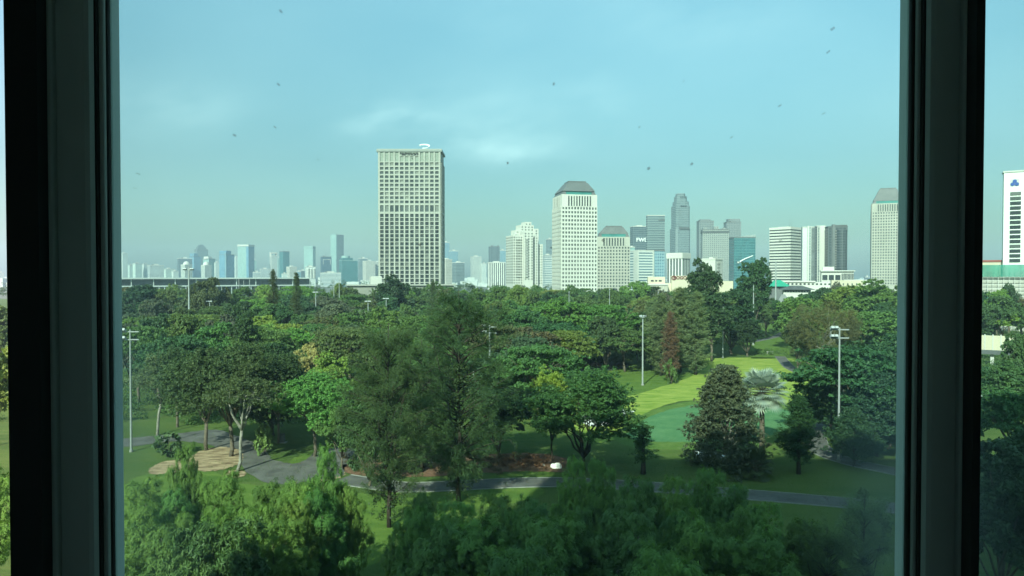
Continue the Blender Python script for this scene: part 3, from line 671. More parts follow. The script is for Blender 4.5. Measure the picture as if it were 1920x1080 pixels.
# striped tower
b = Bld('office_tower', 'boxy white tower of black and white horizontal stripes with thin roof masts', 'tower', 1441, 1482, 1502, 800, 64)
Wd, D = b.W, b.D; ph = 5.5*800/FPX; zt = b.z(425)
b.part('core', MB().box(.6, Wd-.6, .6, D-.6, -1, zt-1), DGREY)
for i in range(22):
    z1 = zt-2.8-i*ph
    if z1 < 6: break
    MB().box(.25, Wd-.25, .25, D-.25, z1-ph*.46, z1).build('window_band', DGLASS, b.root)
    MB().box(0, Wd, 0, D, z1-ph, z1-ph*.46).build('spandrel', WHITE, b.root)
b.part('parapet', MB().box(-.2, Wd+.2, -.2, D+.2, zt-2.8, zt), WHITE)
b.part('roof', MB().box(Wd*.2, Wd*.7, D*.2, D*.7, zt, zt+.8), OFFW)
for (a, c, h) in ((.3, .2, 9), (.4, .15, 8), (.5, .3, 11), (.3, .6, 4)): MB().cyl(Wd*a, D*c, .16, zt, zt+h, 6, .06).build('mast', GREYM, b.root)
# vertical strip pair
tower('pale residential tower of white and grey vertical strips right of the striped tower', 1501, 1504, 1530, 427, 860, 6, facade('vert_strips', (.52,.53,.51), (.11,.13,.13), 3.3, 0, 14, .52, .4), [('bay', .34, .62, -.12, .1, 424, None, PALEV), ('bay', .86, 1.05, -.1, .1, 425, None, DARKT)], plant=False)
tower('pale curved strip tower squeezed between two taller slabs, with white edges', 1528, 1530, 1547, 425, 870, 6, PALEV, [('edge', .4, .95, -.15, .1, 424, None, WHITE)], plant=False)
b = tower('dark residential tower with rounded balcony front above the white low building', 1546, 1552, 1588, 426, 840, 10, DARKT, [('lift_core', .22, .36, -.08, .3, 421, None, GREYM), ('roof_frame', .36, .98, -.01, .8, 422, 425, DGREY)], plant=False, roofm=DGREY)
b.part('rounded_front', MB().cyl(b.W*.68, 0, b.W*.3, 0, b.z(431), 20), DARKT)
for i in range(20): MB().box(b.W*.36, b.W*.42, -b.W*.14, 0, b.z(434+i*4.6), b.z(433+i*4.6)).build('balcony', WHITE, b.root)
b = Bld('low_building', 'white low building with dark square bays and a colonnade below the dark residential tower', 'building', 1538, 1540, 1600, 640, 5, 40)
b.part('wall', MB().box(0, b.W, 0, b.D, -1, b.z(509)), WHITE); b.part('upper_block', MB().box(b.W*.05, b.W*.42, 6, b.D, 5, b.z(500)), WHITE)
for i in range(3): MB().box(b.W*(.03+.2*i), b.W*(.19+.2*i), -.25, 0, b.z(525), b.z(515.5)).build('window', DGLASS, b.root)
MB().box(b.W*.62, b.W*1.0, -.2, 0, b.z(525), b.z(513)).build('recess', MGLASS, b.root)
for i in range(9): MB().box(b.W*(.63+.042*i), b.W*(.64+.042*i), -1.6, -.2, 5, b.z(512)).build('column', WHITE, b.root)
b.part('roof', MB().box(-.8, b.W+1, -2, b.D, b.z(509), b.z(509)+1), OFFW)
b = Bld('low_building', 'cream low wall of buildings with small dark openings, foot of the white colonnade building', 'building', 1557, 1559, 1640, 420, 3, 20)
b.part('wall', MB().box(0, b.W*.72, 0, b.D, -1, b.z(525.5)), WARMW); b.part('wing', MB().box(b.W*.3, b.W*.95, 4, b.D*1.5, -1, b.z(524.6)), OFFW)
for i in range(6): MB().box(b.W*(.06+i*.1), b.W*(.09+i*.1), -.15, 0, b.z(535), b.z(531)).build('window', DGLASS, b.root)
b = Bld('long_building', 'long white flat-roofed building in front of the striped tower', 'building', 1462, 1466, 1560, 500, 3, 30)
b.part('wall', MB().box(0, b.W, 0, b.D, -1, b.z(529)), WHITE); b.part('roof', MB().box(-1, b.W*.66, -1, b.D*.6, b.z(529), b.z(526.5)), WHITE)
for i in range(12): MB().box(b.W*(.03+.08*i), b.W*(.07+.08*i), -.15, 0, b.z(534), b.z(531)).build('window', DGLASS, b.root)
b = Bld('pavilion', 'pavilion with a bright green hipped roof left of the tall thin mast', 'pavilion', 1438, 1440, 1480, 430, 5, 22)
b.part('wall', MB().box(1, b.W-1, 1, b.D-1, -1, b.z(536)), GREYM)
b.part('roof', MB().frustum((-1, b.W+1, -1, b.D+1), (b.W*.35, b.W*.6, b.D*.35, b.D*.6), b.z(537), b.z(525)), GREENR)
b = Bld('clubhouse', 'white clubhouse with dark grey hipped roof behind the tall thin mast', 'clubhouse', 1467, 1469, 1520, 400, 4, 24)
b.part('wall', MB().box(0, b.W, 0, b.D, -1, b.z(543)), WHITE)
b.part('roof', MB().frustum((-2.5, b.W+2.5, -2.5, b.D+2.5), (b.W*.3, b.W*.7, b.D*.3, b.D*.6), b.z(543), b.z(535.5)), DGREY)
for i in range(9): MB().box(b.W*(.05+.1*i), b.W*(.1+.1*i), -.15, 0, b.z(548), b.z(545)).build('window', DGLASS, b.root)
b = Bld('entrance_porch', 'white columned porch with grey gabled roof at the far end of the path', 'porch', 1458, 1459, 1482, 375, 4, 12)
b.part('wall', MB().box(b.W*.6, b.W, 3, b.D, 0, b.z(582)), WHITE)
b.part('roof', MB().frustum((-1.5, b.W+1, -1.5, b.D), (b.W*.3, b.W*.6, 1, b.D*.6), b.z(573), b.z(552)).box(-1, b.W+.6, -1, b.D, b.z(576), b.z(573.05)), GREYM)
b.part('beam', MB().box(-1, b.W+.4, -.9, .2, b.z(578.5), b.z(576)), WHITE)
for f in (.0, .45, .9): MB().box(b.W*f, b.W*f+.9, -.5, .3, 0, b.z(578.5)).build('column', WHITE, b.root)
# parked car under the porch
car = thing('parked_car', 'small dark car parked in front of the white columned porch', 'car', (X(1473, 352), 352, 0), R(80))
m = MB(); m.add([(-2.1,-.85,.3),(2.1,-.85,.3),(2.1,.85,.3),(-2.1,.85,.3),(-2.1,-.85,.85),(2.1,-.85,.75),(2.1,.85,.75),(-2.1,.85,.85),(-1.3,-.7,1.45),(.7,-.7,1.45),(.7,.7,1.45),(-1.3,.7,1.45),(-1.9,-.8,.95),(1.2,-.8,.92),(1.2,.8,.92),(-1.9,.8,.95)],
    [(0,3,2,1),(0,1,5,4),(1,2,6,5),(2,3,7,6),(3,0,4,7),(4,5,13,12),(5,6,14,13),(6,7,15,14),(7,4,12,15),(12,13,9,8),(13,14,10,9),(14,15,11,10),(15,12,8,11),(8,9,10,11)])
m.build('body', paint('car_paint', (.03,.035,.04), .3, 0, spec=.6), car)
for sx in (-1.3, 1.3):
    for sy in (-.86, .7):
        w = MB(); w.cyl(0, 0, .33, 0, .18, 14); o = w.build('wheel', RUB, car); o.rotation_euler = (R(-90), 0, 0); o.location = (sx, sy, .33); MB().cyl(0, 0, .2, -.01, .19, 12).build('rim', GREYM, o)
# concrete wall building left of the main tower foot
b = Bld('low_building', 'plain grey beige low block with flat pale eaves below the tall grid tower', 'building', 650, 652, 860, 470, 4, 40)
b.part('wall', MB().box(0, b.W, 0, b.D, -1, b.z(536)), paint('taupe_wall', (.27, .27, .23), .9, .15, .1)); b.part('roof', MB().box(-1, b.W+1, -1.4, b.D, b.z(536), b.z(533.6)), CREAM)
MB().box(b.W*.22, b.W*.32, -.2, 0, b.z(552), b.z(544)).build('opening', DGREY, b.root)
b = Bld('low_building', 'white boxy podium at the left foot of the tall grid tower', 'building', 693, 695, 716, 520, 5, 20)
b.part('wall', MB().box(0, b.W, 0, b.D, -1, b.z(519)), WHITE); b.part('roof', MB().box(b.W*.1, b.W, 2, b.D, b.z(519), b.z(518)), OFFW)
# long grandstand
b = Bld('grandstand', 'very long low grandstand with thin pale roof edge and open tiers along the left horizon', 'grandstand', 200, 202, 640, 760, 1, 30)
rf = paint('grandstand_edge', (.42, .46, .45), .7, .1, .05); dk = paint('grandstand_dark', (.07, .085, .085), .9, .3, .08)
b.part('roof', MB().box(-2, b.W, -4, b.D, b.z(523.5), b.z(521)), rf); b.part('tier_back', MB().box(0, b.W, 3, b.D, 0, b.z(523.6)), dk)
b.part('tier', MB().box(-2, b.W, -2, 6, b.z(538.5), b.z(536)), rf)
for i in range(40): MB().box(i*b.W/40, i*b.W/40+.9, -1, 0, -1, b.z(536) if i % 4 else b.z(523.5)).build('column', rf, b.root)
b.part('base_wall', MB().box(b.W*.1, b.W*.45, -6, 2, -1, b.z(548)), OFFW)
b = Bld('shed', 'small white arched-roof sheds in the trees in front of the grandstand', 'shed', 286, 288, 322, 560, 3, 12)
b.part('wall', MB().box(0, b.W*.8, 0, b.D, -1, b.z(548)), OFFW); b.part('roof', MB().box(-.5, b.W*.85, -.6, b.D, b.z(548), b.z(546.8)), WHITE)
# ---- far left skyline (about 2.6-3.6 km away, fading into the haze)
def dometower(label, x0, x1, top, body, d):
    b = tower(label, x0, x0+(x1-x0)*.35, x1, body, d, 30, PALEV, plant=False, roofm=WHITE)
    b.part('dome', MB().dome(b.W/2, b.D/2, min(b.W, b.D)*.46, b.z(body), b.z(top)-b.z(body)), WHITE)
    b.part('drum', MB().cyl(b.W/2, b.D/2, min(b.W, b.D)*.5, b.z(body+2), b.z(body)+1.5, 16), WHITE)
FAR = [
 ('pale slab half hidden by the left frame edge', 226, 230, 240, 476, 2600, 20, PALE), ('low pale block beside the left frame edge', 240, 243, 250, 498, 2700, 20, GREENW),
 ('pale green paired residential blocks near the left frame', 249, 254, 267, 495, 2500, 25, GREENW), ('pale narrow twin of blocks right of the green pair', 266, 270, 280, 496, 2550, 25, PALE),
 ('white block with dark flat roof at far left', 277, 281, 308, 498, 2100, 12, PALEH), ('small greenish block with stepped roof at far left', 307, 311, 326, 505, 2200, 20, GREENW),
 ('tiny pale block before the dark grey one', 322, 325, 335, 509, 2100, 20, PALE), ('wide dark grey block behind the white domed tower', 332, 335, 361, 485, 2900, 10, SLATE),
 ('white slim block between the rounded glass tower and the blue finned tower', 402, 404, 412, 493, 2500, 20, PALE),
 ('pale thin tower left of the pale and blue two-faced tower', 439, 442, 448, 483, 3200, 20, PALE),
 ('pale curved slab right of the two-faced tower', 474, 476, 481, 488, 3100, 20, TEALL), ('low white block below the two-faced tower', 474, 476, 489, 511, 2200, 12, PALEH),
 ('pale blue bulky low block left of the framed-top tower', 487, 490, 506, 505, 2400, 12, PALEH), ('slim pale tower left of the dark teal faceted one', 519, 521, 526, 484, 3000, 20, TEALL),
 ('tiny white cube house below the dark teal tower', 528, 530, 539, 514, 1900, 15, PALE), ('beige block with chamfered top right of the dark teal tower', 537, 543, 557, 501, 2300, 25, BEIGE),
 ('small light blue block beside the beige one', 556, 558, 564, 510, 2300, 15, BLUE2), ('small slate blue block left of the white lumpy apartments', 562, 565, 574, 508, 2400, 20, SLATE),
 ('long low white block below the dark blue panelled one', 600, 602, 640, 512, 1900, 6, PALEH),
 ('grey blue tower left of the beige residential pair', 672, 675, 690, 485, 2800, 15, SLATE2), ('beige residential tower with stepped top left of the tall grid tower', 680, 686, 704, 490, 2400, 22, BEIGE),
 ('narrow beige tower touching the tall grid tower', 702, 705, 713, 492, 2450, 20, BEIGE), ('blue glass tower just right of the tall grid tower', 828, 832, 843, 455, 2400, 15, BLUE2),
 ('mid blue tower with chamfered crown, second right of the tall grid tower', 842, 846, 859, 471, 2300, 18, BLUE2), ('beige block with dark window rows at the right foot of the tall grid tower', 828, 836, 848, 487, 1400, 30, BEIGE),
 ('grey blue low slab, third right of the tall grid tower', 848, 855, 871, 493, 1900, 25, SLATE2), ('pale blue residential tower standing alone in the gap right of the grid tower', 882, 887, 903, 482, 2500, 20, PALEV),
 ('lower pale annexe beside the lone pale blue tower', 902, 904, 912, 495, 2500, 20, PALE), ('steel blue tower behind the left wing of the white apartments', 936, 938, 948, 470, 2300, 15, BLUE2),
 ('low white block with dark vertical windows left of the white apartments', 914, 916, 948, 493, 1100, 5, WHV),
 ('blue and white striped block right of the white apartments', 1018, 1022, 1036, 479, 1400, 20, PALEH), ('thin grey blue tower peeking left of the cream white tower', 1024, 1027, 1036, 449, 2200, 20, SLATE2),
 ('pale slab between the shorter cream tower and the striped low block', 1178, 1181, 1190, 464, 1000, 20, TEALL),
 ('tiny far slate block left of the tower cut by the right frame', 1620, 1622, 1631, 520, 2400, 15, SLATE),
 ('distant pale tower seen through the open gap at the left edge', -4, -1, 8, 512, 2500, 15, PALE)]
for (l, xl, xc, xr, top, d, e, mt) in FAR: tower(l, xl, xc, xr, top, d, e, mt)
dometower('white domed round tower with vertical windows at far left', 339, 361, 489.5, 497, 2000)
dometower('smaller white domed tower in front of the rounded glass tower', 377, 397, 490, 498, 2100)
tower('blue grey fin tower with stepped slanted top behind the first white dome', 356, 364, 377, 481, 3000, 30, BLUE1, [('upper_tier', 0, .6, 0, 1, 475, 482, BLUE1)], plant=False, roofm=GREYM)
tower('tall stepped grey blue tower with rounded shoulders, highest of the far left cluster', 365, 369, 391, 468, 3100, 15, SLATE2, [('upper_tier', .12, .82, .1, .9, 462, 470, SLATE2), ('upper_tier', .25, .68, .2, .8, 458.5, 463, SLATE2)], plant=False, roofm=GREYM)
tower('light glass tower with rounded right shoulder behind the smaller white dome', 381, 392, 404, 486, 2600, 40, TEALL, [('upper_tier', .0, .55, .1, .9, 481, 487, WHITE)], plant=False, roofm=GREYM)
tower('dark blue tower of vertical fins with stepped top, right of the white slim block', 411, 424, 440, 478, 2300, 40, BLUE1, [('upper_tier', .05, .62, .0, 1, 470, 479, BLUE1), ('fin', -.01, .08, -.02, .2, 474, None, BLUE2)], plant=False, roofm=GREYM)
tower('two-faced tower, pale left side and blue right side, left of the open frame crown', 446, 466, 477, 459.5, 2600, 62, TEALL, [('blue_face', -.01, 1.01, -.02, .2, 460, None, BLUE1), ('roof_edge', -.05, 1.05, -.05, 1.02, 459, 462, OFFW)], plant=False, roofm=OFFW)
tower('grey white tower with an open frame crown in the far middle left', 506, 509, 520, 480, 2700, 18, PALEV, [('crown_frame', -.02, .06, 0, 1, 473, 482, WHITE), ('crown_frame', .94, 1.02, 0, 1, 473, 482, WHITE), ('crown_frame', -.04, 1.04, 0, 1, 473, 475.5, WHITE)], plant=False)
tower('dark teal faceted tower right of the open frame crown tower', 524, 531, 543, 472, 2500, 28, TEALF, plant=False, roofm=GREYM)
tower('pale greenish tower with a darker right edge, above the white lumpy apartments', 570, 587, 592, 464, 2800, 72, TEALL, [('crown', -.04, 1.04, .0, 1.0, 461.5, 465, TEALL)], plant=False, roofm=GREYM)
b = tower('white lumpy apartment block with rounded balconies before the pale greenish tower', 572, 575, 592, 501, 1900, 10, PALE, roofm=WHITE)
for i in range(5):
    for j in range(3): MB().cyl(b.W*(.18+.32*j), 0, b.W*.13, b.z(505.5+i*3.8), b.z(503.6+i*3.8), 10).build('balcony', WHITE, b.root)
b = tower('dark blue office block with a paler panel outline left of the tall two-part tower', 601, 603, 622, 482, 2200, 8, facade('navy_grid', (.07,.12,.16), (.035,.07,.1), 4, .3, 3, .25, .2), [('panel_frame', .15, .9, -.02, .02, 486, 486.8, OFFW), ('panel_frame', .15, .19, -.02, .02, 486, 496, OFFW), ('panel_frame', .86, .9, -.02, .02, 486, 496, OFFW)], plant=False, roofm=GREYM)
tower('tall two-part slab tower, lighter left half and darker right half, left of the grid tower', 622, 632, 645, 441, 2900, 38, SLATE2, [('light_slab', -.12, .0, -.0, 1.04, 440, None, TEALL), ('crest', .3, .7, 0, 1, 439.6, 442, SLATE2)], plant=False, roofm=GREYM)
b = tower('stepped teal glass block with a round drum on its roof beside the two-part slab', 636, 642, 671, 489, 2000, 14, TEALF, [('upper_tier', 0, .68, 0, .9, 483.5, 490, TEALF)], plant=False, roofm=TEALL)
b.part('roof_drum', MB().cyl(b.W*.3, b.D*.4, b.W*.27, b.z(484), b.z(479.5), 18), TEALL)
b = tower('dark ribbed twin-spired tower left of the white apartments', 916, 920, 937, 463, 1900, 15, facade('ribbed', (.14,.175,.19), (.07,.095,.11), 4, 0, 3.5, .4, .3), plant=False, roofm=GREYM)
for f in (.15, .5, .8): MB().box(b.W*f, b.W*(f+.08), 0, 6, b.z(463), b.z(459.5 if f != .5 else 461)).build('spire', GREYM, b.root)
# ---- right sliver
b = Bld('office_tower', 'white tiled tower with a blue three-lobed emblem, seen through the right-hand pane', 'tower', 1878, 1880, 1960, 420, 4, 40)
b.part('wall', MB().box(0, b.W, 0, b.D, -1, b.z(322)), facade('tile_wall', (.68, .72, .66), (.60, .64, .60), 3.0, .93, 3.0, .95, .6))
for i in range(15):
    z = b.z(361+i*8.9); MB().box(b.W*.15, b.W*.4, -.5, 0, b.z(367+i*8.9), z).build('window', DGLASS, b.root)
EMB = paint('emblem_blue', (.02, .07, .28), .5, 0)
b.part('emblem_panel', MB().box(b.W*.14, b.W*.36, -.3, 0, b.z(349.5), b.z(337)), OFFW)
cx, cz = b.W*.25, b.z(344); em = MB(); r = 1.1
for (dx, dz) in ((0, 1.0), (-1.05, -.8), (1.05, -.8)):
    vs = [(cx+dx+r*math.cos(2*math.pi*i/12), q, cz+dz+r*math.sin(2*math.pi*i/12)) for q in (-.5, -.28) for i in range(12)]
    em.add(vs, [tuple(range(12)), tuple(range(12, 24))[::-1]]+[(i,i+12,(i+1)%12+12,(i+1)%12) for i in range(12)])
b.part('emblem', em, EMB)
b.part('parapet', MB().box(-.5, b.W, -.5, b.D, b.z(324), b.z(322)+.3), OFFW)
b = Bld('low_building', 'low building with a dull red roof behind the green netting, right-hand pane', 'building', 1830, 1832, 1882, 430, 3, 20)
b.part('wall', MB().box(0, b.W, 0, b.D, -1, b.z(491)), WARMW); b.part('roof', MB().box(-.5, b.W+.5, -.6, b.D, b.z(491), b.z(488)), paint('red_roof', (.30,.09,.07), .8))
NET = paint('green_netting', (.03, .30, .22), .8, .35, .15)
_t = NET.node_tree; _tr = N(_t, 'ShaderNodeBsdfTransparent'); _m = N(_t, 'ShaderNodeMixShader'); _m.inputs[0].default_value = .4
_t.links.new(_t.nodes['Principled BSDF'].outputs[0], _m.inputs[1]); _t.links.new(_tr.outputs[0], _m.inputs[2]); _t.links.new(_m.outputs[0], _t.nodes['Material Output'].inputs[0])
b = Bld('scaffolding', 'steel scaffolding draped with green netting, seen through the right-hand pane', 'scaffolding', 1830, 1832, 1960, 380, 3, 4)
b.part('netting', MB().box(-1, b.W, -.3, -.2, b.z(519), b.z(497)), NET); b.part('netting', MB().box(-1, b.W*.35, -.7, -.62, b.z(566), b.z(557)), NET)
for i in range(14):
    x = i*b.W/13; MB().box(x-.1, x+.1, 0, .2, 0, b.z(494)).build('post', OFFW, b.root)
for k in range(7): MB().box(0, b.W, -.1, 0, b.z(520+k*7), b.z(519+k*7)).build('beam', OFFW, b.root)
b.part('wall', MB().box(0, b.W, 2, 4, 0, b.z(519)), CREAML)
b = Bld('footbridge', 'concrete bridge with a pale panelled balustrade among the trees, right-hand pane', 'bridge', 1830, 1832, 1960, 230, 3, 6)
b.part('balustrade', MB().box(-1, b.W*.8, -.2, .1, b.z(655), b.z(628)), WARMW); b.part('deck', MB().box(-1, b.W, -.4, 6, b.z(663), b.z(655)), DGREY)
for i in range(8): MB().box(i*2.2, i*2.2+.3, -.35, -.2, b.z(655), b.z(626)).build('balustrade_post', OFFW, b.root)
for i in range(3): MB().box(4+i*8, 5+i*8, 1, 3, 0, b.z(663)).build('pier', OFFW, b.root)
# ================================================================== poles and masts
POLE = paint('galvanised', (.33, .35, .34), .5, .12, .5, metal=.2)
LAMP = paint('lamp_housing', (.38, .40, .40), .5, .1)
def pole(label, x, d, top, r=.16, heads='cross', cat='floodlight', rz=0, base=None):
    z1 = Z(top, d); o = thing('floodlight_pole' if heads != 'mast' else 'lighting_mast', label, cat, (X(x, d), d, 0), rz)
    MB().cyl(0, 0, r*1.35, 0, z1, 10, r*.8).build('pole', POLE, o)
    MB().cyl(0, 0, r*2.2, 0, .35, 10).build('base', KERB, o)
    def lampat(x_, z_, tilt=-25, s=1.0, arm=None):
        l = MB().box(-.32*s, .32*s, -.5*s, .12*s, -.17*s, .2*s).build('lamp', LAMP, arm or o); l.location = (x_, -.3, z_); l.rotation_euler = (R(tilt), 0, 0)
    if heads == 'two':          # two crossarms
        for k, dz in enumerate((-.35, -1.7)):
            ca = MB().box(-1.5, 1.5, -.1, .1, z1+dz-.09, z1+dz+.09).build('crossarm', POLE, o)
            for x_ in (-1.35, -.85): lampat(x_, z1+dz+.25, arm=ca)
        MB().tube([(-1.4, 0, z1-.35), (-1.4, 0, z1-1.7)], .05).build('brace', POLE, o)
    elif heads == 'cross':
        ca = MB().box(-1.1, 1.1, -.08, .08, z1-.35, z1-.18).build('crossarm', POLE, o)
        for x_ in (-1.0, -.4, .4, 1.0): lampat(x_, z1-.1, s=.9, arm=ca)
    elif heads == 'ring':
        MB().cyl(0, 0, .75, z1-.5, z1-.35, 12).build('platform', POLE, o)
        for k in range(6):
            t = R(60*k); l = MB().box(-.22, .22, -.25, .12, -.18, .18).build('lamp', LAMP, o); l.location = (.75*math.cos(t), .75*math.sin(t), z1-.1); l.rotation_euler = (R(-20), 0, t)
    elif heads == 'single':
        MB().box(-.1, .1, -.8, .1, z1-.15, z1).build('arm', POLE, o); lampat(0, z1, s=.7)
    elif heads == 'mast':
        ca = MB().box(-2.2, 2.2, -.15, .15, z1-1.5, z1-1.2).build('crossarm', POLE, o)
        for x_ in (-1.9, -1.1, 1.1, 1.9): lampat(x_, z1-1.1, s=1.2, arm=ca)
        for q in (-1.7, 1.7): MB().tube([(q, 0, z1-1.4), (q*.5, 0, z1-3.4), (.1, 0, z1-4)], .07).build('stay', POLE, o)
    elif heads == 'thin':
        MB().cyl(0, 0, r*.5, z1, z1+.6, 6, .02).build('tip', POLE, o)
    return o
pole('tall twin-crossarm floodlight pole close to the left frame', 243, 116, 618, .14, 'two')
pole('tall lighting mast with a wide lamp head before the grandstand and white dome', 354, 290, 500, .32, 'mast', 'mast')
pole('small floodlight pole at far left just below the grandstand', 265, 330, 551, .22)
pole('small white floodlight pole right of the tall left mast', 393, 300, 565, .2)
pole('small floodlight pole between the two dark conifers and the grey beige block', 592, 320, 548, .22)
pole('small floodlight pole below the left end of the grey beige block', 690, 285, 565, .2)
pole('small floodlight pole below the foot of the tall grid tower', 724, 290, 560, .2)
pole('thin pole with crossarm right of the tall casuarina top', 888, 200, 587, .14)
pole('thick floodlight pole with two crossarms and white lamps near the centre', 918, 150, 610, .2, 'two')
pole('white floodlight pole with a ring of lamps on the sunny lawn', 1205.5, 187, 592, .19, 'ring')
pole('plain thin white pole on the lawn right of the conifer group', 1356, 249, 577, .16, 'thin')
pole('very tall slim mast at the far end of the fairway path', 1454.5, 380, 492, .40, 'thin', 'mast')
pole('grey utility pole with two crossarms and lamps among the right-hand trees', 1575, 110, 614, .15, 'two', 'utility pole')
pole('short pale pole in front of the tall tree left of the slim mast', 1413, 296, 536, .25, 'thin')
for (x, t, l) in ((448, 524, 'first thin pale pole standing against the grandstand'), (457, 527, 'second thin pale pole against the grandstand, short'), (468, 524, 'third thin pale pole against the grandstand'), (581, 523, 'thin pole at the right end of the grandstand'), (626, 524, 'left one of two thin poles between grandstand and grid tower'), (636, 524, 'right one of two thin poles between grandstand and grid tower')):
    pole(l, x, 430, t, .22, 'thin')
for (x, t, l) in ((1067, 548, 'thin lamp post below the cream white tower'), (1143, 543, 'thin lamp post below the shorter cream tower'), (1234, 548, 'thin lamp post in front of the cream mall'), (812, 562, 'thin pole right of the grid tower foot above the casuarinas')):
    pole(l, x, 300, t, .16, 'single', 'lamp post')
# ================================================================== trees and plants
def rnd(seed): return np.random.default_rng(seed)
def unit(a): return a/np.maximum(np.linalg.norm(a, axis=1, keepdims=True), 1e-6)
def leaf_add(mb, C, Nn, L, Wd, rng, down=0.0, tdir=None):
    n = len(C); Nn = unit(Nn)
    T = rng.normal(size=(n, 3)) if tdir is None else tdir+rng.normal(size=(n, 3))*.35
    T[:, 2] -= down
    T = unit(T-(T*Nn).sum(1, keepdims=True)*Nn); B = np.cross(Nn, T)
    l = (L*rng.uniform(.65, 1.3, (n, 1))); w = (Wd*rng.uniform(.7, 1.25, (n, 1)))
    v = np.stack([C-T*l*.5, C+B*w*.5-T*l*.05, C+T*l*.5, C-B*w*.5-T*l*.05], 1).reshape(-1, 3)
    mb.add(v, np.arange(4*n).reshape(n, 4))
def fluff(rng, centers, rad, n, flat=.8, up=.5, shell=.6):
    K = len(centers); D = unit(rng.normal(size=(K*n, 3)))
    r = np.repeat(np.broadcast_to(np.asarray(rad, float).reshape(-1), (K,)), n)[:, None]*(shell+(1-shell)*rng.uniform(0, 1, (K*n, 1)))
    C = np.repeat(centers, n, 0)+D*r*np.array([1, 1, flat])
    Nn = D*.7+np.array([0, 0, up])+rng.normal(size=(K*n, 3))*.45
    return C, Nn
def surf_pts(rng, c, r, n, zmin=-.3):
    """n points over the outside of ellipsoid (c, r), mostly upper side"""
    D = unit(rng.normal(size=(n*3, 3))); D = D[D[:, 2] > zmin][:n]
    return np.asarray(c)+D*np.asarray(r)*rng.uniform(.82, 1.05, (len(D), 1))
def limb(mb, a, b, r0, r1, rng, sag=0.0, n=5, wob=.08, sides=6):
    a = np.asarray(a, float); b = np.asarray(b, float); L = np.linalg.norm(b-a); pts = []
    for i in range(n+1):
        t = i/n; p = a+(b-a)*t
        p = p+np.array([0, 0, 1.0])*(sag*L*math.sin(math.pi*t))
        if 0 < i < n: p = p+rng.normal(size=3)*L*wob*.4
        pts.append(tuple(p))
    mb.tube(pts, [r0+(r1-r0)*(i/n) for i in range(n+1)], sides); return pts
PROTO = {}
def proto(kind, H, Wd, trunk, crown, lm, bark, extra=()):
    zs = np.concatenate(crown.V)[:, 2]; H = float(np.percentile(zs, 99.6))
    PROTO.setdefault(kind, []).append(dict(H=H, W=Wd, trunk=trunk.mesh(kind+'_trunk', bark, True) if trunk else None, crown=crown.mesh(kind+'_crown', lm), extra=extra))
LM = leafmat('leaf_broad'); LMD = leafmat('leaf_glossy', .2, .5, .22, .45); LMF = leafmat('leaf_fine', .4, .6, .15, .55, .4); LMP = leafmat('leaf_palm', .15, .45, .4, .25)
BARK = soil('bark', (.07, .055, .04), (.18, .15, .11), 3); BARKP = soil('pale_bark', (.12, .11, .09), (.32, .30, .25), 2); BARKD = soil('dark_bark', (.025, .02, .016), (.07, .055, .04), 3)

def mk_rain(seed, R0=10, H=13, plates=84, leaf=.56, per=15, sub=18):
    r = rnd(seed); cr = MB(); tr = MB(); C = []
    for i in range(plates):
        a = r.uniform(0, 2*math.pi); q = math.sqrt(r.uniform(0, 1)); rr = R0*q*.93
        z = H-1.0-3.4*q**2.2-r.choice([0, .7, 1.7, 2.8])*r.uniform(.5, 1)
        C.append((rr*math.cos(a)*r.uniform(.85, 1.1), rr*math.sin(a), z))
    C = np.array(C); subs = []; 
    for c in C:
        k = sub; pr = r.uniform(1.3, 2.5)
        d = r.normal(size=(k, 3)); d[:, 2] *= .16; subs.append(c+d*pr*.62)
    subs = np.concatenate(subs)
    P_, Nn = fluff(r, subs, r.uniform(.4, .75, len(subs)), per, .38, 1.3, .3); leaf_add(cr, P_, Nn, leaf, leaf*.55, r)
    top = (r.uniform(-.5, .5), r.uniform(-.5, .5), H*.36); limb(tr, (0, 0, -.3), top, .42, .34, r, 0, 4)
    for i in range(9):
        a = 2*math.pi*i/9+r.uniform(-.2, .2); rr = R0*r.uniform(.4, .62); m = (rr*.55*math.cos(a), rr*.55*math.sin(a), H*.62); e = (rr*math.cos(a), rr*math.sin(a), H-3.2)
        limb(tr, top, m, .2, .13, r, .04, 4); limb(tr, m, e, .13, .05, r, 0, 4)
        for k in range(3):
            b = a+r.uniform(-.5, .5); limb(tr, m, (R0*r.uniform(.5, .85)*math.cos(b), R0*r.uniform(.5, .85)*math.sin(b), H-r.uniform(2.6, 4)), .09, .03, r, 0, 3)
    proto('rain_tree', H, 2*R0, tr, cr, LM, BARK)
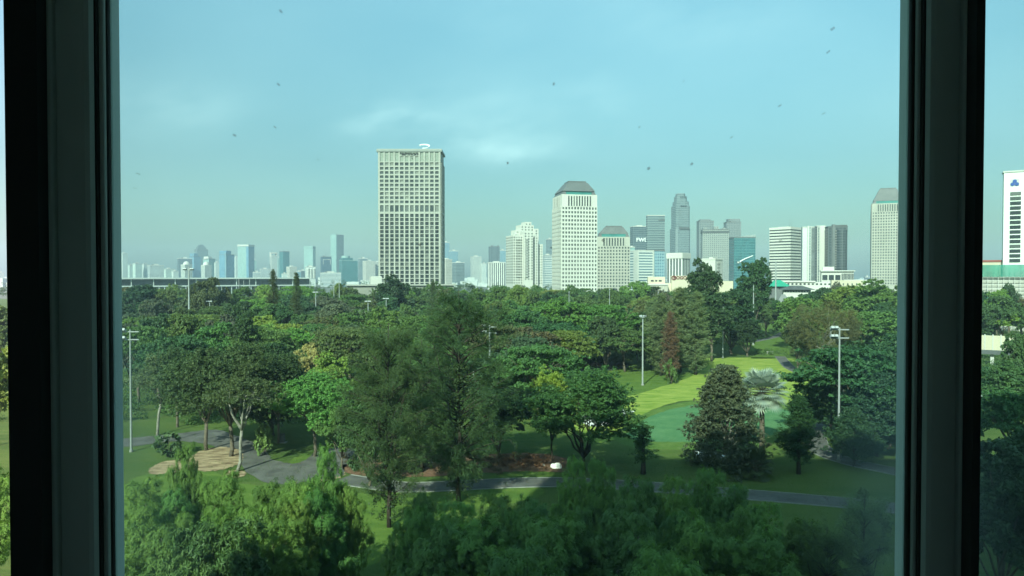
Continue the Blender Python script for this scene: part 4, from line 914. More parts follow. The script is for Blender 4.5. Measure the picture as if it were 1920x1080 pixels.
def mk_round(seed, R0=5.5, H=12, base=2.0, clumps=58, leaf=.5, sub=20, per=17, kind='broadleaf_tree', lm=None, sq=1.0, cl=(1.2, 2.1), bark=None, lobes=5, width=.62, spread=.38):
    r = rnd(seed); cr = MB(); tr = MB(); cs = []
    ch = (H-base)/2; zc = base+ch
    L = [(np.array([r.uniform(-spread, spread)*R0, r.uniform(-spread, spread)*R0, zc+r.uniform(-.35, .35)*ch]), np.array([R0*r.uniform(.5, .7), R0*r.uniform(.5, .7), ch*r.uniform(.5, .7)])) for _ in range(lobes)]
    L.append((np.array([0, 0, zc]), np.array([R0*.82, R0*.82, ch*.9])))
    for (c, q) in L:
        cs.append(surf_pts(r, c, q*sq, clumps//len(L)+2, -.45))
    cs = np.concatenate(cs); subs = []
    for c in cs:
        pr = r.uniform(*cl); d = unit(r.normal(size=(sub, 3))); out = unit((c-np.array([0, 0, zc]))[None])[0]
        d = unit(d+out*.55+np.array([0, 0, .35])); subs.append(c+d*pr*np.array([1, 1, .68])*r.uniform(.55, 1, (sub, 1)))
    subs = np.concatenate(subs)
    P_, Nn = fluff(r, subs, r.uniform(.28, .55, len(subs)), per, .7, .7, .3); leaf_add(cr, P_, Nn, leaf, leaf*width, r)
    limb(tr, (0, 0, -.3), (r.uniform(-.3, .3), r.uniform(-.3, .3), base*1.1), .32, .24, r, 0, 3)
    for i in range(9):
        c = cs[r.integers(len(cs))]; limb(tr, (0, 0, base*r.uniform(.75, 1.1)), c, .15, .04, r, .05, 4)
    proto(kind, H, 2*R0, tr, cr, lm or LM, bark or BARK)
def mk_conifer(seed, H=20, R0=4.0, whorls=30, leaf=.5, kind='conifer', droop=.25, sparse=1.0, lm=None, base=1.5, wisp=.07, power=.9):
    r = rnd(seed); cr = MB(); tr = MB(); subs = []; td = []
    limb(tr, (0, 0, -.3), (0, 0, H*.97), .28, .03, r, 0, 6, .01)
    for i in range(int(whorls*6*sparse)):
        t = r.uniform(0, 1)**.9; z = base+(H-base)*t; rr = R0*max(.05, (1-t)**power)*r.uniform(.55, 1.15)*min(1, .45+t*4)
        a = r.uniform(0, 2*math.pi); d = np.array([math.cos(a), math.sin(a), .45+.4*t])
        e = np.array([0, 0, z])+d*rr; e[2] = min(e[2], H)
        if i % 3 == 0: limb(tr, (0, 0, z), tuple(e), .06, .015, r, 0, 3, sides=4)
        k = max(4, int(rr*5)); q = r.uniform(.25, 1.05, (k, 1)); subs.append(np.array([0, 0, z])+d*rr*q+r.normal(size=(k, 3))*.22); td.append(np.repeat(d[None], k, 0))
    subs = np.concatenate(subs); td = np.concatenate(td); per = 14
    P_, Nn = fluff(r, subs, .42, per, .8, .4, .15); leaf_add(cr, P_, Nn, leaf, wisp, r, droop, np.repeat(td, per, 0))
    proto(kind, H, 2*R0, tr, cr, lm or LMF, BARKD)
def mk_casuarina(seed, H=24, R0=6, nb=95, per=44):
    """tall wispy tree: ascending forked limbs, needle tufts hanging at their ends, climbers low on the trunk"""
    r = rnd(seed); cr = MB(); tr = MB(); T = []; Dd = []
    base = H*.13
    for s in range(3 if seed % 2 else 2):
        off = r.uniform(-.08, .08, 2)*H*(0 if s == 0 else 1.6)
        limb(tr, (0, 0, -.3 if s == 0 else H*.22), (off[0], off[1], H*(.96 if s == 0 else r.uniform(.75, .86))), .26 if s == 0 else .16, .03, r, 0, 8, .012)
    for i in range(nb):
        t = r.uniform(0, 1); z = base+(H-base)*t
        prof = (math.sin(math.pi*min(1, .18+.72*t)))**.8; rr = R0*prof*r.uniform(.45, 1.1)
        a = r.uniform(0, 2*math.pi); el = r.uniform(.35, 1.0)
        d = np.array([math.cos(a), math.sin(a), el]); s0 = np.array([0, 0, z*.86]); e = s0+d*rr
        if e[2] > H: e[2] = H-r.uniform(0, 1)
        limb(tr, s0, e, .075, .018, r, .05, 4, .05, 5)
        for k in range(5):
            q = r.uniform(.35, 1); p = s0+(e-s0)*q; dd = unit((d+r.normal(size=3)*.7)[None])[0]; p2 = p+dd*r.uniform(.7, 1.9)
            if k < 2: limb(tr, p, p2, .025, .01, r, 0, 2, .05, 4)
            m = 5
            for j in range(m): T.append(p+(p2-p)*(j+.6)/m+r.normal(size=3)*.22); Dd.append(dd+np.array([0, 0, -.25]))
    T = np.array(T); Dd = np.array(Dd)
    P_, Nn = fluff(r, T, .55, per//2, 1.0, .2, .0); leaf_add(cr, P_, Nn, .5, .036, r, .35, np.repeat(Dd, per//2, 0))
    cl = MB(); s = []
    for i in range(170):
        z = r.uniform(1.2, H*.62); rr = r.uniform(.2, 1.6)*(1.25 if z < H*.4 else .7); a = r.uniform(0, 6.28); s.append((rr*math.cos(a), rr*math.sin(a), z))
    P_, Nn = fluff(r, np.array(s), .55, 26, .9, .5, .3); leaf_add(cl, P_, Nn, .24, .16, r)
    proto('casuarina', H, 2*R0, tr, cr, LMF, BARKD, (('climber', cl.mesh('casuarina_climber', LMD)),))
def mk_bamboo(seed, H=12, R0=3.4, plumes=13, kind='bamboo_clump'):
    """clump of arching culms; every culm ends in a nodding plume, dense outside, with dark gaps between plumes"""
    r = rnd(seed); cr = MB(); tr = MB(); T = []; Dd = []
    for i in range(plumes):
        a = i*2.4+r.uniform(-.3, .3); q = math.sqrt((i+.3)/plumes); out = np.array([math.cos(a), math.sin(a), 0])
        h = H*(1-.42*q**1.5)*r.uniform(.84, 1.0); reach = R0*q*r.uniform(.7, 1.0); b0 = out*.35*q; pts = []
        for j in range(10):
            t = j/9; pts.append(b0+out*reach*t**1.8+np.array([0, 0, h*(t-.10*t**6)])+r.normal(size=3)*.04)
        tip = pts[-1]-np.array([0, 0, .35])+out*.3; pts.append(tip)
        tr.tube([tuple(p) for p in pts], [.05*(1-.08*j) for j in range(11)], 4)
        pr = r.uniform(.75, 1.15)
        for k in range(150):
            t = r.uniform(.22, 1.0); j = min(9, int(t*10)); p = pts[j]+(pts[min(j+1, 10)]-pts[j])*(t*10-j)
            w = pr*(.35+1.0*math.sin(math.pi*min(1, (1.03-t)*1.25))**.8) if t > .25 else pr*.8
            an = r.uniform(0, 6.28); e = np.array([math.cos(an), math.sin(an), 0])
            c = p+e*w*r.uniform(.55, 1.08)+np.array([0, 0, r.uniform(-.25, .15)]); T.append(c); Dd.append(unit((e*.8+np.array([0, 0, -.55]))[None])[0])
    T = np.array(T); Dd = np.array(Dd); per = 36
    rad = r.uniform(.18, .4, len(T)); P_, Nn = fluff(r, T, rad, per, 1.0, .9, .2)
    Nn = Nn*.5+np.repeat(Dd*np.array([1, 1, 0]), per, 0)*.7+np.array([0, 0, .5])
    tw = np.repeat(Dd, per, 0)*.6+r.normal(size=(len(P_), 3))*.5; leaf_add(cr, P_, Nn, .27, .056, r, .25, tw)
    proto(kind, H, 2*(R0+.6), tr, cr, LMF, BARK)
def mk_egg(seed, H=14, R0=5.5, n=330, leaf=.34, width=.45, prof=None, lm=None, kind='bushy_tree', bark=None, sub=14, per=12, cl=.85, base=.02, skew=0.0, down=.3):
    """single full crown of revolved outline: clumps through the outer third of the volume"""
    r = rnd(seed); cr = MB(); tr = MB(); prof = prof or (lambda t: (1-t)**.62*min(1, .72+t*1.3)); cs = []
    lob = [1+.22*math.sin(k*1.7+seed) for k in range(12)]
    for i in range(n):
        t = base+(1-base)*r.uniform(0, 1)**.9; a = r.uniform(0, 6.28); lb = lob[int(a/6.2832*12) % 12]*(.85+.3*r.uniform())
        rr = R0*prof(t)*lb*r.uniform(.62, 1.0); cs.append((rr*math.cos(a)+skew*t*R0, rr*math.sin(a), H*t*.97))
    cs = np.array(cs); k = sub; d = r.normal(size=(n*k, 3))*np.array([.75, .75, .6])*cl*.75; subs = np.repeat(cs, k, 0)+d; subs[:, 2] = np.clip(subs[:, 2], .15, H)
    P_, Nn = fluff(r, subs, r.uniform(.22, .42, len(subs)), per, .8, .6, .3); leaf_add(cr, P_, Nn, leaf, leaf*width, r, down)
    limb(tr, (0, 0, -.3), (skew*R0*.5, 0, H*.6), .22, .1, r, 0, 4)
    for i in range(26):
        c = cs[r.integers(n)]; limb(tr, (0, 0, max(.3, c[2]*.35)), c, .09, .02, r, .05, 4, .07, 5)
    proto(kind, H, 2*R0, tr, cr, lm or LMD, bark or BARKP)
def mk_open(seed, H=15, R0=7.5, leaf=.32, n=46, stems=9, kind='spreading_tree', dens=1.0, bark=None, base=.18, lean=0.0, lm=None, cl=.9):
    """multi-stemmed tree whose limbs show between separate leaf clumps"""
    r = rnd(seed); cr = MB(); tr = MB(); f = np.array([lean*H*.2, 0, H*base]); limb(tr, (0, 0, -.3), f, .034*R0+.08, .03*R0+.04, r, 0, 3)
    ends = []
    for i in range(stems):
        a = 2*math.pi*i/stems+r.uniform(-.3, .3); rr = R0*r.uniform(.25, .6); m = f+np.array([rr*math.cos(a)*.6, rr*math.sin(a)*.6, H*r.uniform(.22, .36)])
        limb(tr, f, m, .17, .1, r, -.05, 4, .06)
        for k in range(4):
            b = a+r.uniform(-.9, .9); rr2 = R0*r.uniform(.35, .95); zz = H*(1-.34*(rr2/R0)**2)*r.uniform(.5, .97); e = np.array([rr2*math.cos(b)+lean*H*.25, rr2*math.sin(b), max(zz, m[2]+.5)])
            limb(tr, m, e, .085, .02, r, 0, 4, .07, 5); ends.append(e)
    ends = np.array(ends); subs = []
    for c in ends:
        k = int(16*dens); d = r.normal(size=(k, 3))*np.array([1, 1, .55]); subs.append(c+d*cl)
    for _ in range(n//2):
        e = ends[r.integers(len(ends))]; q = e*np.array([.8, .8, 1])+r.normal(size=3)*.6; k = int(10*dens); subs.append(q+r.normal(size=(k, 3))*np.array([1, 1, .5])*.8)
    subs = np.concatenate(subs)
    P_, Nn = fluff(r, subs, r.uniform(.3, .6, len(subs)), 16, .6, .8, .2); leaf_add(cr, P_, Nn, leaf, leaf*.5, r)
    proto(kind, H, 2*R0, tr, cr, lm or LM, bark or BARKD)
def mk_weep(seed, H=17, R0=8):
    r = rnd(seed); cr = MB(); tr = MB(); base = 5.0
    cs = surf_pts(r, (0, 0, 10), (R0*.82, R0*.82, 6.0), 62, -.55); subs = []
    for c in cs:
        k = 22; d = r.normal(size=(k, 3))*np.array([.75, .75, .9]); subs.append(c+d)
    subs = np.concatenate(subs); P_, Nn = fluff(r, subs, .5, 20, 1.4, .2, .1); leaf_add(cr, P_, Nn, .5, .07, r, 1.6)
    limb(tr, (0, 0, -.3), (.2, 0, 6), .3, .2, r, 0, 3)
    for i in range(12): limb(tr, (.1, 0, r.uniform(4, 7)), cs[r.integers(len(cs))], .13, .03, r, .05, 4)
    proto('weeping_tree', H, 2*R0, tr, cr, LMF, BARKP)
def mk_palm(seed, H=9.6, R0=3.0, fronds=34, fan=True, kind='fan_palm', trunk_h=None):
    r = rnd(seed); cr = MB(); tr = MB(); th = trunk_h or H*.68
    limb(tr, (0, 0, -.3), (0, 0, th), .3, .24, r, 0, 5, .01, 8)
    for i in range(fronds):
        a = i*2.4; el = -.7+2.0*(i/fronds); d = np.array([math.cos(a)*math.cos(el), math.sin(a)*math.cos(el), math.sin(el)])
        o = np.array([0, 0, th]); 
        if fan:
            p = o+d*R0*.52; tr.tube([tuple(o), tuple(p)], .035, 4)
            sd = np.cross(d, [0, 0, 1.0]); sd = sd/ (np.linalg.norm(sd)+1e-6); up = np.cross(sd, d)
            for k in range(-9, 10):
                w = k/9*1.9; f = d*math.cos(w)+sd*math.sin(w); f = f+up*.12*abs(k)/9; t = p+f*R0*.5*(1-.12*abs(k)/9); t2 = t+np.array([0, 0, -.18]); n = np.cross(f, up)
                m = p+f*R0*.27; cr.add([tuple(p), tuple(m+n*.09*R0/3+up*.03), tuple(t2), tuple(m-n*.09*R0/3+up*.03)], [(0,1,2,3)])
        else:
            pts = [o+d*R0*t+np.array([0, 0, -.55*R0*t*t]) for t in np.linspace(0, 1, 9)]; tr.tube([tuple(q) for q in pts], [.04*(1-.09*j) for j in range(9)], 4)
            for j in range(1, 9):
                for s in (-1, 1):
                    for w in (0, .5):
                        q = pts[j]+(pts[j-1]-pts[j])*w; sd = np.cross(d, [0, 0, 1.0]); sd = sd/(np.linalg.norm(sd)+1e-6)*s
                        e = q+(sd*.75+d*.45+np.array([0, 0, -.35]))*R0*.24*(1.25-j/9); w2 = d*.05*R0/2
                        cr.add([tuple(q-w2), tuple(q+w2), tuple(e+w2*.2), tuple(e-w2*.2)], [(0,1,2,3)])
    proto(kind, H, 2*R0, tr, cr, LMP, BARK)
def mk_bush(seed, H=3, R0=2, leaf=.3, n=60, per=24, kind='shrub', lm=None, width=.5, down=0.0, trunk=True):
    r = rnd(seed); cr = MB(); tr = MB(); c = surf_pts(r, (0, 0, H*.42), (R0*.85, R0*.85, H*.52), n, -.6)
    P_, Nn = fluff(r, c, min(R0, H)*.2, per, .9, .6, .2); leaf_add(cr, P_, Nn, leaf, leaf*width, r, down)
    for k in range(6): limb(tr, (0, 0, -.1), c[k]*.8, .05, .02, r, 0, 2, .05, 4)
    proto(kind, H, 2*R0, tr, cr, lm or LMD, BARK)
for s in (1, 2, 3): mk_rain(s)
for s in (11, 12, 13, 14): mk_round(s)
for s in (21, 22): mk_round(s, 5, 13, 1.0, 90, .42, 20, 15, 'dense_tree', LMD, 1.0, (.9, 1.6))
for s in (25, 26): mk_round(s, 4.2, 18, 3.5, 70, .45, 18, 14, 'tall_tree', LMD, 1.0, (1.1, 1.9), lobes=7)
for s in (31, 32): mk_conifer(s)
mk_conifer(33, 12, 3.2, 30, .34, 'young_conifer', .1, 1.0, LMF, 1.6, .09, .75)
mk_conifer(34, 20, 3.0, 40, .5, 'column_conifer', .8, 1.1, LMF, .8, .07, .38)
for s in (41, 42): mk_casuarina(s)
for s in (51, 52, 53): mk_bamboo(s)
mk_open(61, 15, 7.2, .38, 210, 10, 'spreading_tree', 1.9, cl=1.05, base=.12); mk_open(62, 17, 8.5, .4, 260, 10, 'branching_tree', 2.2, BARK, .26, cl=1.25)
mk_open(63, 15, 5.5, .3, 60, 6, 'sparse_tree', 1.15, BARKP, .38, .25); mk_open(64, 15, 5.5, .3, 90, 6, 'sparse_tree', 1.6, BARKD, .2, .1)
mk_weep(71)
mk_palm(81, fronds=46); mk_palm(82, 6, 3.2, 30, True, 'fan_palm_low', 1.2); mk_palm(83, 7, 3.0, 22, False, 'feather_palm')
for s in (91, 92, 93): mk_bush(s)
mk_bush(94, 3.0, 1.6, .75, 34, 9, 'broad_leaved_plant', LMD, .5, .6)
mk_bush(95, 1.0, .8, .45, 16, 16, 'bedding_plant', LM, .3, -.8)
mk_round(96, 4.2, 11, 2.0, 90, .42, 16, 20, 'glossy_tree', LMD, 1.0, (.7, 1.2), lobes=6, width=.26)
mk_conifer(97, 7, 1.2, 8, .3, 'sapling', .0, .75, LM, 1.4, .14, .6)
mk_egg(98, skew=-.25)
mk_egg(99, 13, 5, 300, .36, .55, lambda t: math.sin(math.pi*min(1, .22+.76*t))**.7, kind='full_tree', bark=BARKD, base=.22, down=0)
CNT = {}
def plant(kind, label, x, d, top=None, w=None, col=(.05, .11, .03), h=None, cat='tree', group=None, rz=None, ver=None, extra=None, z0=0.0):
    vs = PROTO[kind]; CNT[kind] = CNT.get(kind, 0)+1; i = CNT[kind] if ver is None else ver; p = vs[i % len(vs)]
    if h is None: h = Z(top, d)-z0
    sz = h/p['H']; sw = (w*d/FPX)/p['W'] if w else sz
    o = thing(kind, label, cat, (X(x, d), d, z0), (CNT[kind]*2.39996+len(kind)) if rz is None else rz, group)
    o.scale = (sw, sw, sz)
    if p['trunk']: link('trunk', p['trunk'], o)
    c = link('crown', p['crown'], o); c.color = (col[0], col[1], col[2], 1)
    for (nm, me) in p['extra']:
        e = link(nm, me, o); e.color = (.03, .06, .02, 1)
    return o
# leaf colours
DK = (.045, .09, .034); MD = (.078, .145, .04); BR = (.115, .205, .038); YG = (.17, .23, .04); OL = (.10, .115, .045); GRY = (.10, .12, .08); BLG = (.05, .105, .055)
# ------------------------------------------------------------------ the foreground and middle trees one by one
plant('casuarina', 'tall wispy dark casuarina left of the central one, rising over the path', 728, 81, 615, 205, (.065, .12, .05), ver=0, rz=.4)
plant('casuarina', 'tallest central wispy casuarina whose top overlaps the far wood', 860, 90, 548, 235, (.055, .105, .045), ver=1, rz=2.2)
plant('casuarina', 'smaller wispy casuarina squeezed between the two tall ones at the back', 790, 104, 640, 170, (.065, .12, .05), ver=0, rz=4)
plant('dense_tree', 'dark bushy tree low behind the left casuarina', 690, 97, 725, 115, (0.045, 0.090, 0.030))
plant('dense_tree', 'dark bushy tree low behind the central casuarina', 935, 112, 735, 120, (0.042, 0.087, 0.030))
plant('spreading_tree', 'multi-stemmed round dark tree on the shaded lawn left of the sapling', 1094, 105, 694, 212, (0.048, 0.105, 0.027), rz=.6)
plant('sparse_tree', 'slim yellow-green tree beside the soil bed left of the multi-stemmed tree', 1036, 110, 690, 85, (0.195, 0.270, 0.027), rz=2.0, ver=1)
plant('sapling', 'small staked sapling alone on the shaded lawn', 1207, 103, 793, 48, (0.045, 0.105, 0.034), cat='sapling')
plant('bushy_tree', 'big grey-leaved bushy tree in the middle of the green, in front of the silver palm', 1366, 106, 684, 160, (0.075, 0.099, 0.061), ver=0, rz=1.0)
plant('fan_palm', 'silver blue fan palm behind the big bushy tree', 1430, 114, None, 105, (.26, .33, .31), h=14.6, cat='palm')
plant('fan_palm_low', 'dark spiky low palm clump at the foot of the bushy tree', 1418, 101, None, 75, (0.053, 0.075, 0.027), h=5.0, cat='palm')
plant('young_conifer', 'young dark conifer right of the silver palm', 1500, 103, 742, 100, (0.033, 0.075, 0.030))
plant('rain_tree', 'flat-topped dark green tree in front of the right-hand utility pole', 1602, 121, 655, 235, (0.038, 0.098, 0.038), ver=0, rz=1)
plant('rain_tree', 'flat-topped dark green tree cut off by the right window frame', 1685, 128, 632, 240, (0.038, 0.098, 0.041), ver=1, rz=2)
plant('full_tree', 'dark dense tree under the flat-topped ones, right of the curling path', 1648, 113, 700, 140, (0.027, 0.068, 0.034))
plant('full_tree', 'dark leafy column standing at the pole foot', 1603, 107, 765, 80, (0.027, 0.068, 0.030))
plant('full_tree', 'dark dense tree left of the utility pole under the flat-topped crowns', 1560, 131, 700, 120, (0.030, 0.075, 0.032))
plant('dense_tree', 'dark dense tree against the right frame, lower of two', 1668, 118, 715, 120, (.03, .07, .036))
plant('dense_tree', 'dark dense low tree right of the curling path behind the pole', 1610, 132, 745, 110, (.03, .065, .034))
plant('broadleaf_tree', 'small green tree left of the slim tall mast below the green roof', 1437, 345, 566, 46, (.075, .14, .04))
plant('dense_tree', 'dark small tree right behind the slim tall mast before the white porch', 1452, 362, 560, 26, (.05, .09, .035))
plant('weeping_tree', 'large grey-brown weeping tree with a pale trunk beside the fairway path', 1545, 212, 567, 145, (0.128, 0.132, 0.061))
plant('dense_tree', 'dark round tree at the left shoulder of the weeping tree', 1497, 216, 602, 60, (0.060, 0.090, 0.041))
plant('broadleaf_tree', 'yellow-green tall round tree behind the weeping tree', 1592, 300, 538, 105, (0.128, 0.210, 0.034))
plant('broadleaf_tree', 'large green round tree touching the right frame below the cream tower', 1655, 280, 527, 120, (0.090, 0.180, 0.038))
plant('broadleaf_tree', 'mid green tree right of the weeping tree above the twin crossarm pole', 1645, 215, 585, 110, (0.090, 0.165, 0.038))
plant('broadleaf_tree', 'dark green tree right of the porch behind the weeping tree', 1500, 320, 553, 80, (0.045, 0.105, 0.041))
plant('broadleaf_tree', 'dark broad tree behind the clubhouse roof, left of the yellow-green one', 1545, 345, 541, 55, (0.038, 0.090, 0.041))
plant('tall_tree', 'tall dark tree with its top in front of the small white block', 1320, 262, 489, 62, (0.033, 0.072, 0.027), ver=0)
plant('tall_tree', 'tall dark leafy tree with pale trunk standing before the teal swoosh tower', 1414, 302, 486, 54, (0.033, 0.075, 0.027), ver=1)
plant('dense_tree', 'very dark bulky tree behind the plain thin pole', 1372, 262, 545, 95, (0.027, 0.060, 0.024))
plant('dense_tree', 'very dark lower tree on the right of the plain thin pole', 1402, 255, 600, 60, (0.027, 0.060, 0.024))
plant('tall_tree', 'dark tree between the conifer group and the plain thin pole', 1335, 240, 552, 68, (0.039, 0.075, 0.030))
for (x, d, t, w, l) in ((1240, 205, 552, 46, 'grey-green feathery conifer at the left of the conifer group'), (1276, 212, 541, 54, 'tallest grey-green feathery conifer of the conifer group'), (1305, 207, 549, 52, 'feathery conifer at the right of the conifer group'), (1222, 222, 565, 42, 'feathery conifer furthest left and back in the conifer group')):
    plant('column_conifer', l, x, d, t, w*1.25, (.15, .20, .105))
plant('column_conifer', 'reddish brown dying conifer in front of the conifer group', 1257, 192, 586, 38, (.17, .115, .075))
plant('bedding_plant', 'green leafy growth round the foot of the reddish conifer', 1257, 190, 672, 26, (0.075, 0.150, 0.034), cat='plant')
plant('rain_tree', 'bright flat-layered rain tree with pale limbs behind the round planting bed', 1050, 236, 560, 150, (0.075, 0.195, 0.032), ver=1)
plant('rain_tree', 'bright flat-layered rain tree, right neighbour of the one behind the planting bed', 1140, 228, 572, 125, (0.072, 0.180, 0.035), ver=2)
plant('rain_tree', 'dark lower layered tree left of the bright pair', 985, 215, 585, 110, (0.053, 0.120, 0.035), ver=0)
plant('dense_tree', 'dark tree in the shade under the bright layered pair', 1100, 232, 610, 120, DK)
plant('dense_tree', 'dark tree filling the shade under the left side of the bright layered pair', 1020, 230, 612, 100, DK)
plant('broadleaf_tree', 'olive rounded tree between layered pair and conifer group', 1195, 240, 565, 62, OL)
plant('dense_tree', 'dark tree right behind the pole with ring of lamps', 1205, 232, 592, 50, DK)
plant('rain_tree', 'green flat-crowned tree right of the central casuarina, left of the planting bed', 1010, 140, 650, 175, (0.057, 0.150, 0.041), ver=2)
plant('broadleaf_tree', 'dark mid green tree behind the left edge of the round planting bed', 925, 150, 665, 120, BLG)
plant('feather_palm', 'feather palm standing before the dark shade of the layered trees', 1072, 205, 625, 44, (0.120, 0.180, 0.068), cat='palm')
# left side group
plant('sparse_tree', 'thin pale-trunked wispy tree beside the left frame, near the tall pole', 292, 128, 668, 110, (0.112, 0.143, 0.068), rz=1, ver=0)
plant('branching_tree', 'spreading tree with dark trunk on the sandy mulch, left of the leaning pale one', 385, 117, 662, 185, (.055, .095, .035), rz=.3)
plant('branching_tree', 'large spreading tree whose dark trunk stands at the right end of the sandy mulch', 430, 113, 652, 205, (.055, .095, .035), rz=2.3)
plant('sparse_tree', 'leaning pale-trunked tree with bare forked branches, nearest on the left', 441, 104, 684, 150, (0.075, 0.105, 0.041), rz=0, ver=0)
plant('full_tree', 'very dark dense crown right of the spreading pair', 512, 128, 646, 120, (0.027, 0.063, 0.024))
plant('branching_tree', 'dark spreading tree with leaning trunk right of the climber-covered trunk', 520, 122, 665, 130, (.055, .095, .035), rz=1.5)
plant('branching_tree', 'green tree overlapping the left frame edge behind the wispy one', 330, 135, 655, 120, (.055, .095, .035), rz=4)
plant('broad_leaved_plant', 'big-leaved plant heap at the left tip of the sandy mulch', 312, 113, 812, 50, (0.053, 0.098, 0.034), cat='plant')
plant('broad_leaved_plant', 'pale-leaved climber heaped round a trunk beside the asphalt', 493, 114, 795, 36, (0.112, 0.180, 0.047), cat='plant')
plant('branching_tree', 'bright green leafy tree between the asphalt and the left casuarina', 588, 113, 706, 175, (0.098, 0.240, 0.047), rz=3.2)
plant('broadleaf_tree', 'bright green low leafy tree hanging over the right end of the asphalt', 640, 106, 770, 85, (0.090, 0.180, 0.041))
plant('broadleaf_tree', 'pinkish flowering tree between dark crown and yellow-green tree', 580, 158, 645, 60, (0.330, 0.300, 0.115))
plant('broadleaf_tree', 'yellow-green tree behind the top of the bright green one', 625, 145, 662, 85, (0.165, 0.285, 0.041))
plant('broadleaf_tree', 'grey-green clumpy tree below the small pole between conifers and grid tower', 630, 250, 572, 95, GRY)
plant('conifer', 'dark conifer, left one of the pointed pair before the grandstand', 512, 262, 508, 56, (0.068, 0.090, 0.043))
plant('conifer', 'dark conifer, right one of the pointed pair before the grandstand', 556, 258, 513, 54, (0.068, 0.090, 0.043))
plant('broadleaf_tree', 'large dark tree breaking the grandstand line right of the tall mast', 392, 330, 522, 64, (0.075, 0.098, 0.041))
plant('broadleaf_tree', 'grey-brown rounded tree at far left below the sheds', 292, 300, 562, 60, GRY)
plant('dense_tree', 'dark hill-like tree touching the left frame below the grandstand', 258, 330, 536, 80, (0.033, 0.075, 0.041))
plant('tall_tree', 'dark feathery tree at the left foot of the grid tower', 738, 330, 517, 60, (0.038, 0.075, 0.041))
plant('conifer', 'grey-green conifer in front of the right side of the grid tower', 812, 290, 528, 44, (0.075, 0.112, 0.061))
plant('feather_palm', 'feather palm right of the grid tower foot among darker trees', 700, 330, 540, 30, (0.075, 0.120, 0.054), cat='palm')
# right-hand pane
plant('rain_tree', 'layered green tree low in the right-hand pane', 1905, 92, 735, 170, (0.045, 0.128, 0.041), ver=0)
plant('broadleaf_tree', 'dark leafy tree below the bridge in the right-hand pane', 1880, 150, 680, 90, (0.060, 0.135, 0.047))
plant('broadleaf_tree', 'green tree right of the bridge in the right-hand pane', 1915, 170, 628, 60, (0.060, 0.135, 0.047))
plant('broadleaf_tree', 'round green tree above the bridge in the right-hand pane', 1880, 290, 556, 75, (0.068, 0.135, 0.047))
plant('broadleaf_tree', 'second round green tree above the bridge beside the frame', 1838, 275, 570, 60, (0.060, 0.120, 0.047))
plant('dense_tree', 'dark tall tree at the bottom of the right-hand pane', 1885, 62, 835, 190, (0.033, 0.078, 0.032))
plant('dense_tree', 'dark tree filling the lower right corner beyond the pane edge', 1960, 70, 800, 190, (0.033, 0.083, 0.032))
plant('tall_tree', 'small dark tree before the netting in the right-hand pane', 1893, 340, 533, 32, (0.045, 0.090, 0.041))
# seen through the open gap at the left edge
plant('broadleaf_tree', 'yellow-green tree in the open gap at the left edge', -15, 120, 640, 120, YG)
plant('broadleaf_tree', 'dark tree higher in the open gap at the left edge', -5, 220, 575, 90, MD)
plant('bamboo_clump', 'leafy clump at the bottom of the open gap at the left edge', -20, 66, 880, 130, (0.135, 0.240, 0.041), cat='bamboo')
# bamboo in front of the hotel: lit part at left, shaded part at centre and right
def bam(x, d, top, w, col, label, ver=None): plant('bamboo_clump', label, x, d, top, w, col, cat='bamboo', ver=ver, group='bamboo clumps below the window')
LB = (.13, .225, .045); SB = (.14, .25, .075)  # shaded clumps get a lighter leaf colour to offset the hotel's shade
for i, (x, d, t, w, l) in enumerate([
 (262, 60, 904, 162, 'hazy bamboo clump in the lower left corner by the frame'), (345, 62, 841, 91, 'slender sunlit bamboo plume, leftmost high tip'), (330, 58, 924, 162, 'sunlit bamboo mass under the slender left plume'),
 (420, 60, 892, 151, 'sunlit bamboo clump below the sandy mulch'), (500, 59, 911, 140, 'sunlit bamboo clump below the asphalt bend'), (560, 58, 904, 162, 'brightest yellow-green bamboo plume left of the gap'),
 (610, 60, 845, 97, 'tall yellow bamboo tip at the right end of the asphalt'), (590, 56, 924, 151, 'big yellow-green bamboo mass left of the grassy gap'), (515, 50, 978, 205, 'low bamboo mass at the bottom edge left of the gap'),
 (285, 50, 988, 216, 'low hazy bamboo mass at the bottom left corner'), (650, 60, 913, 97, 'dusky bamboo spray leaning under the left casuarina')]):
    bam(x, d, t, w, (LB[0]*(1, .8, .65, .9, .75)[i % 5], LB[1]*(1, .88, .8, .95, .85)[i % 5], LB[2]), l, i)
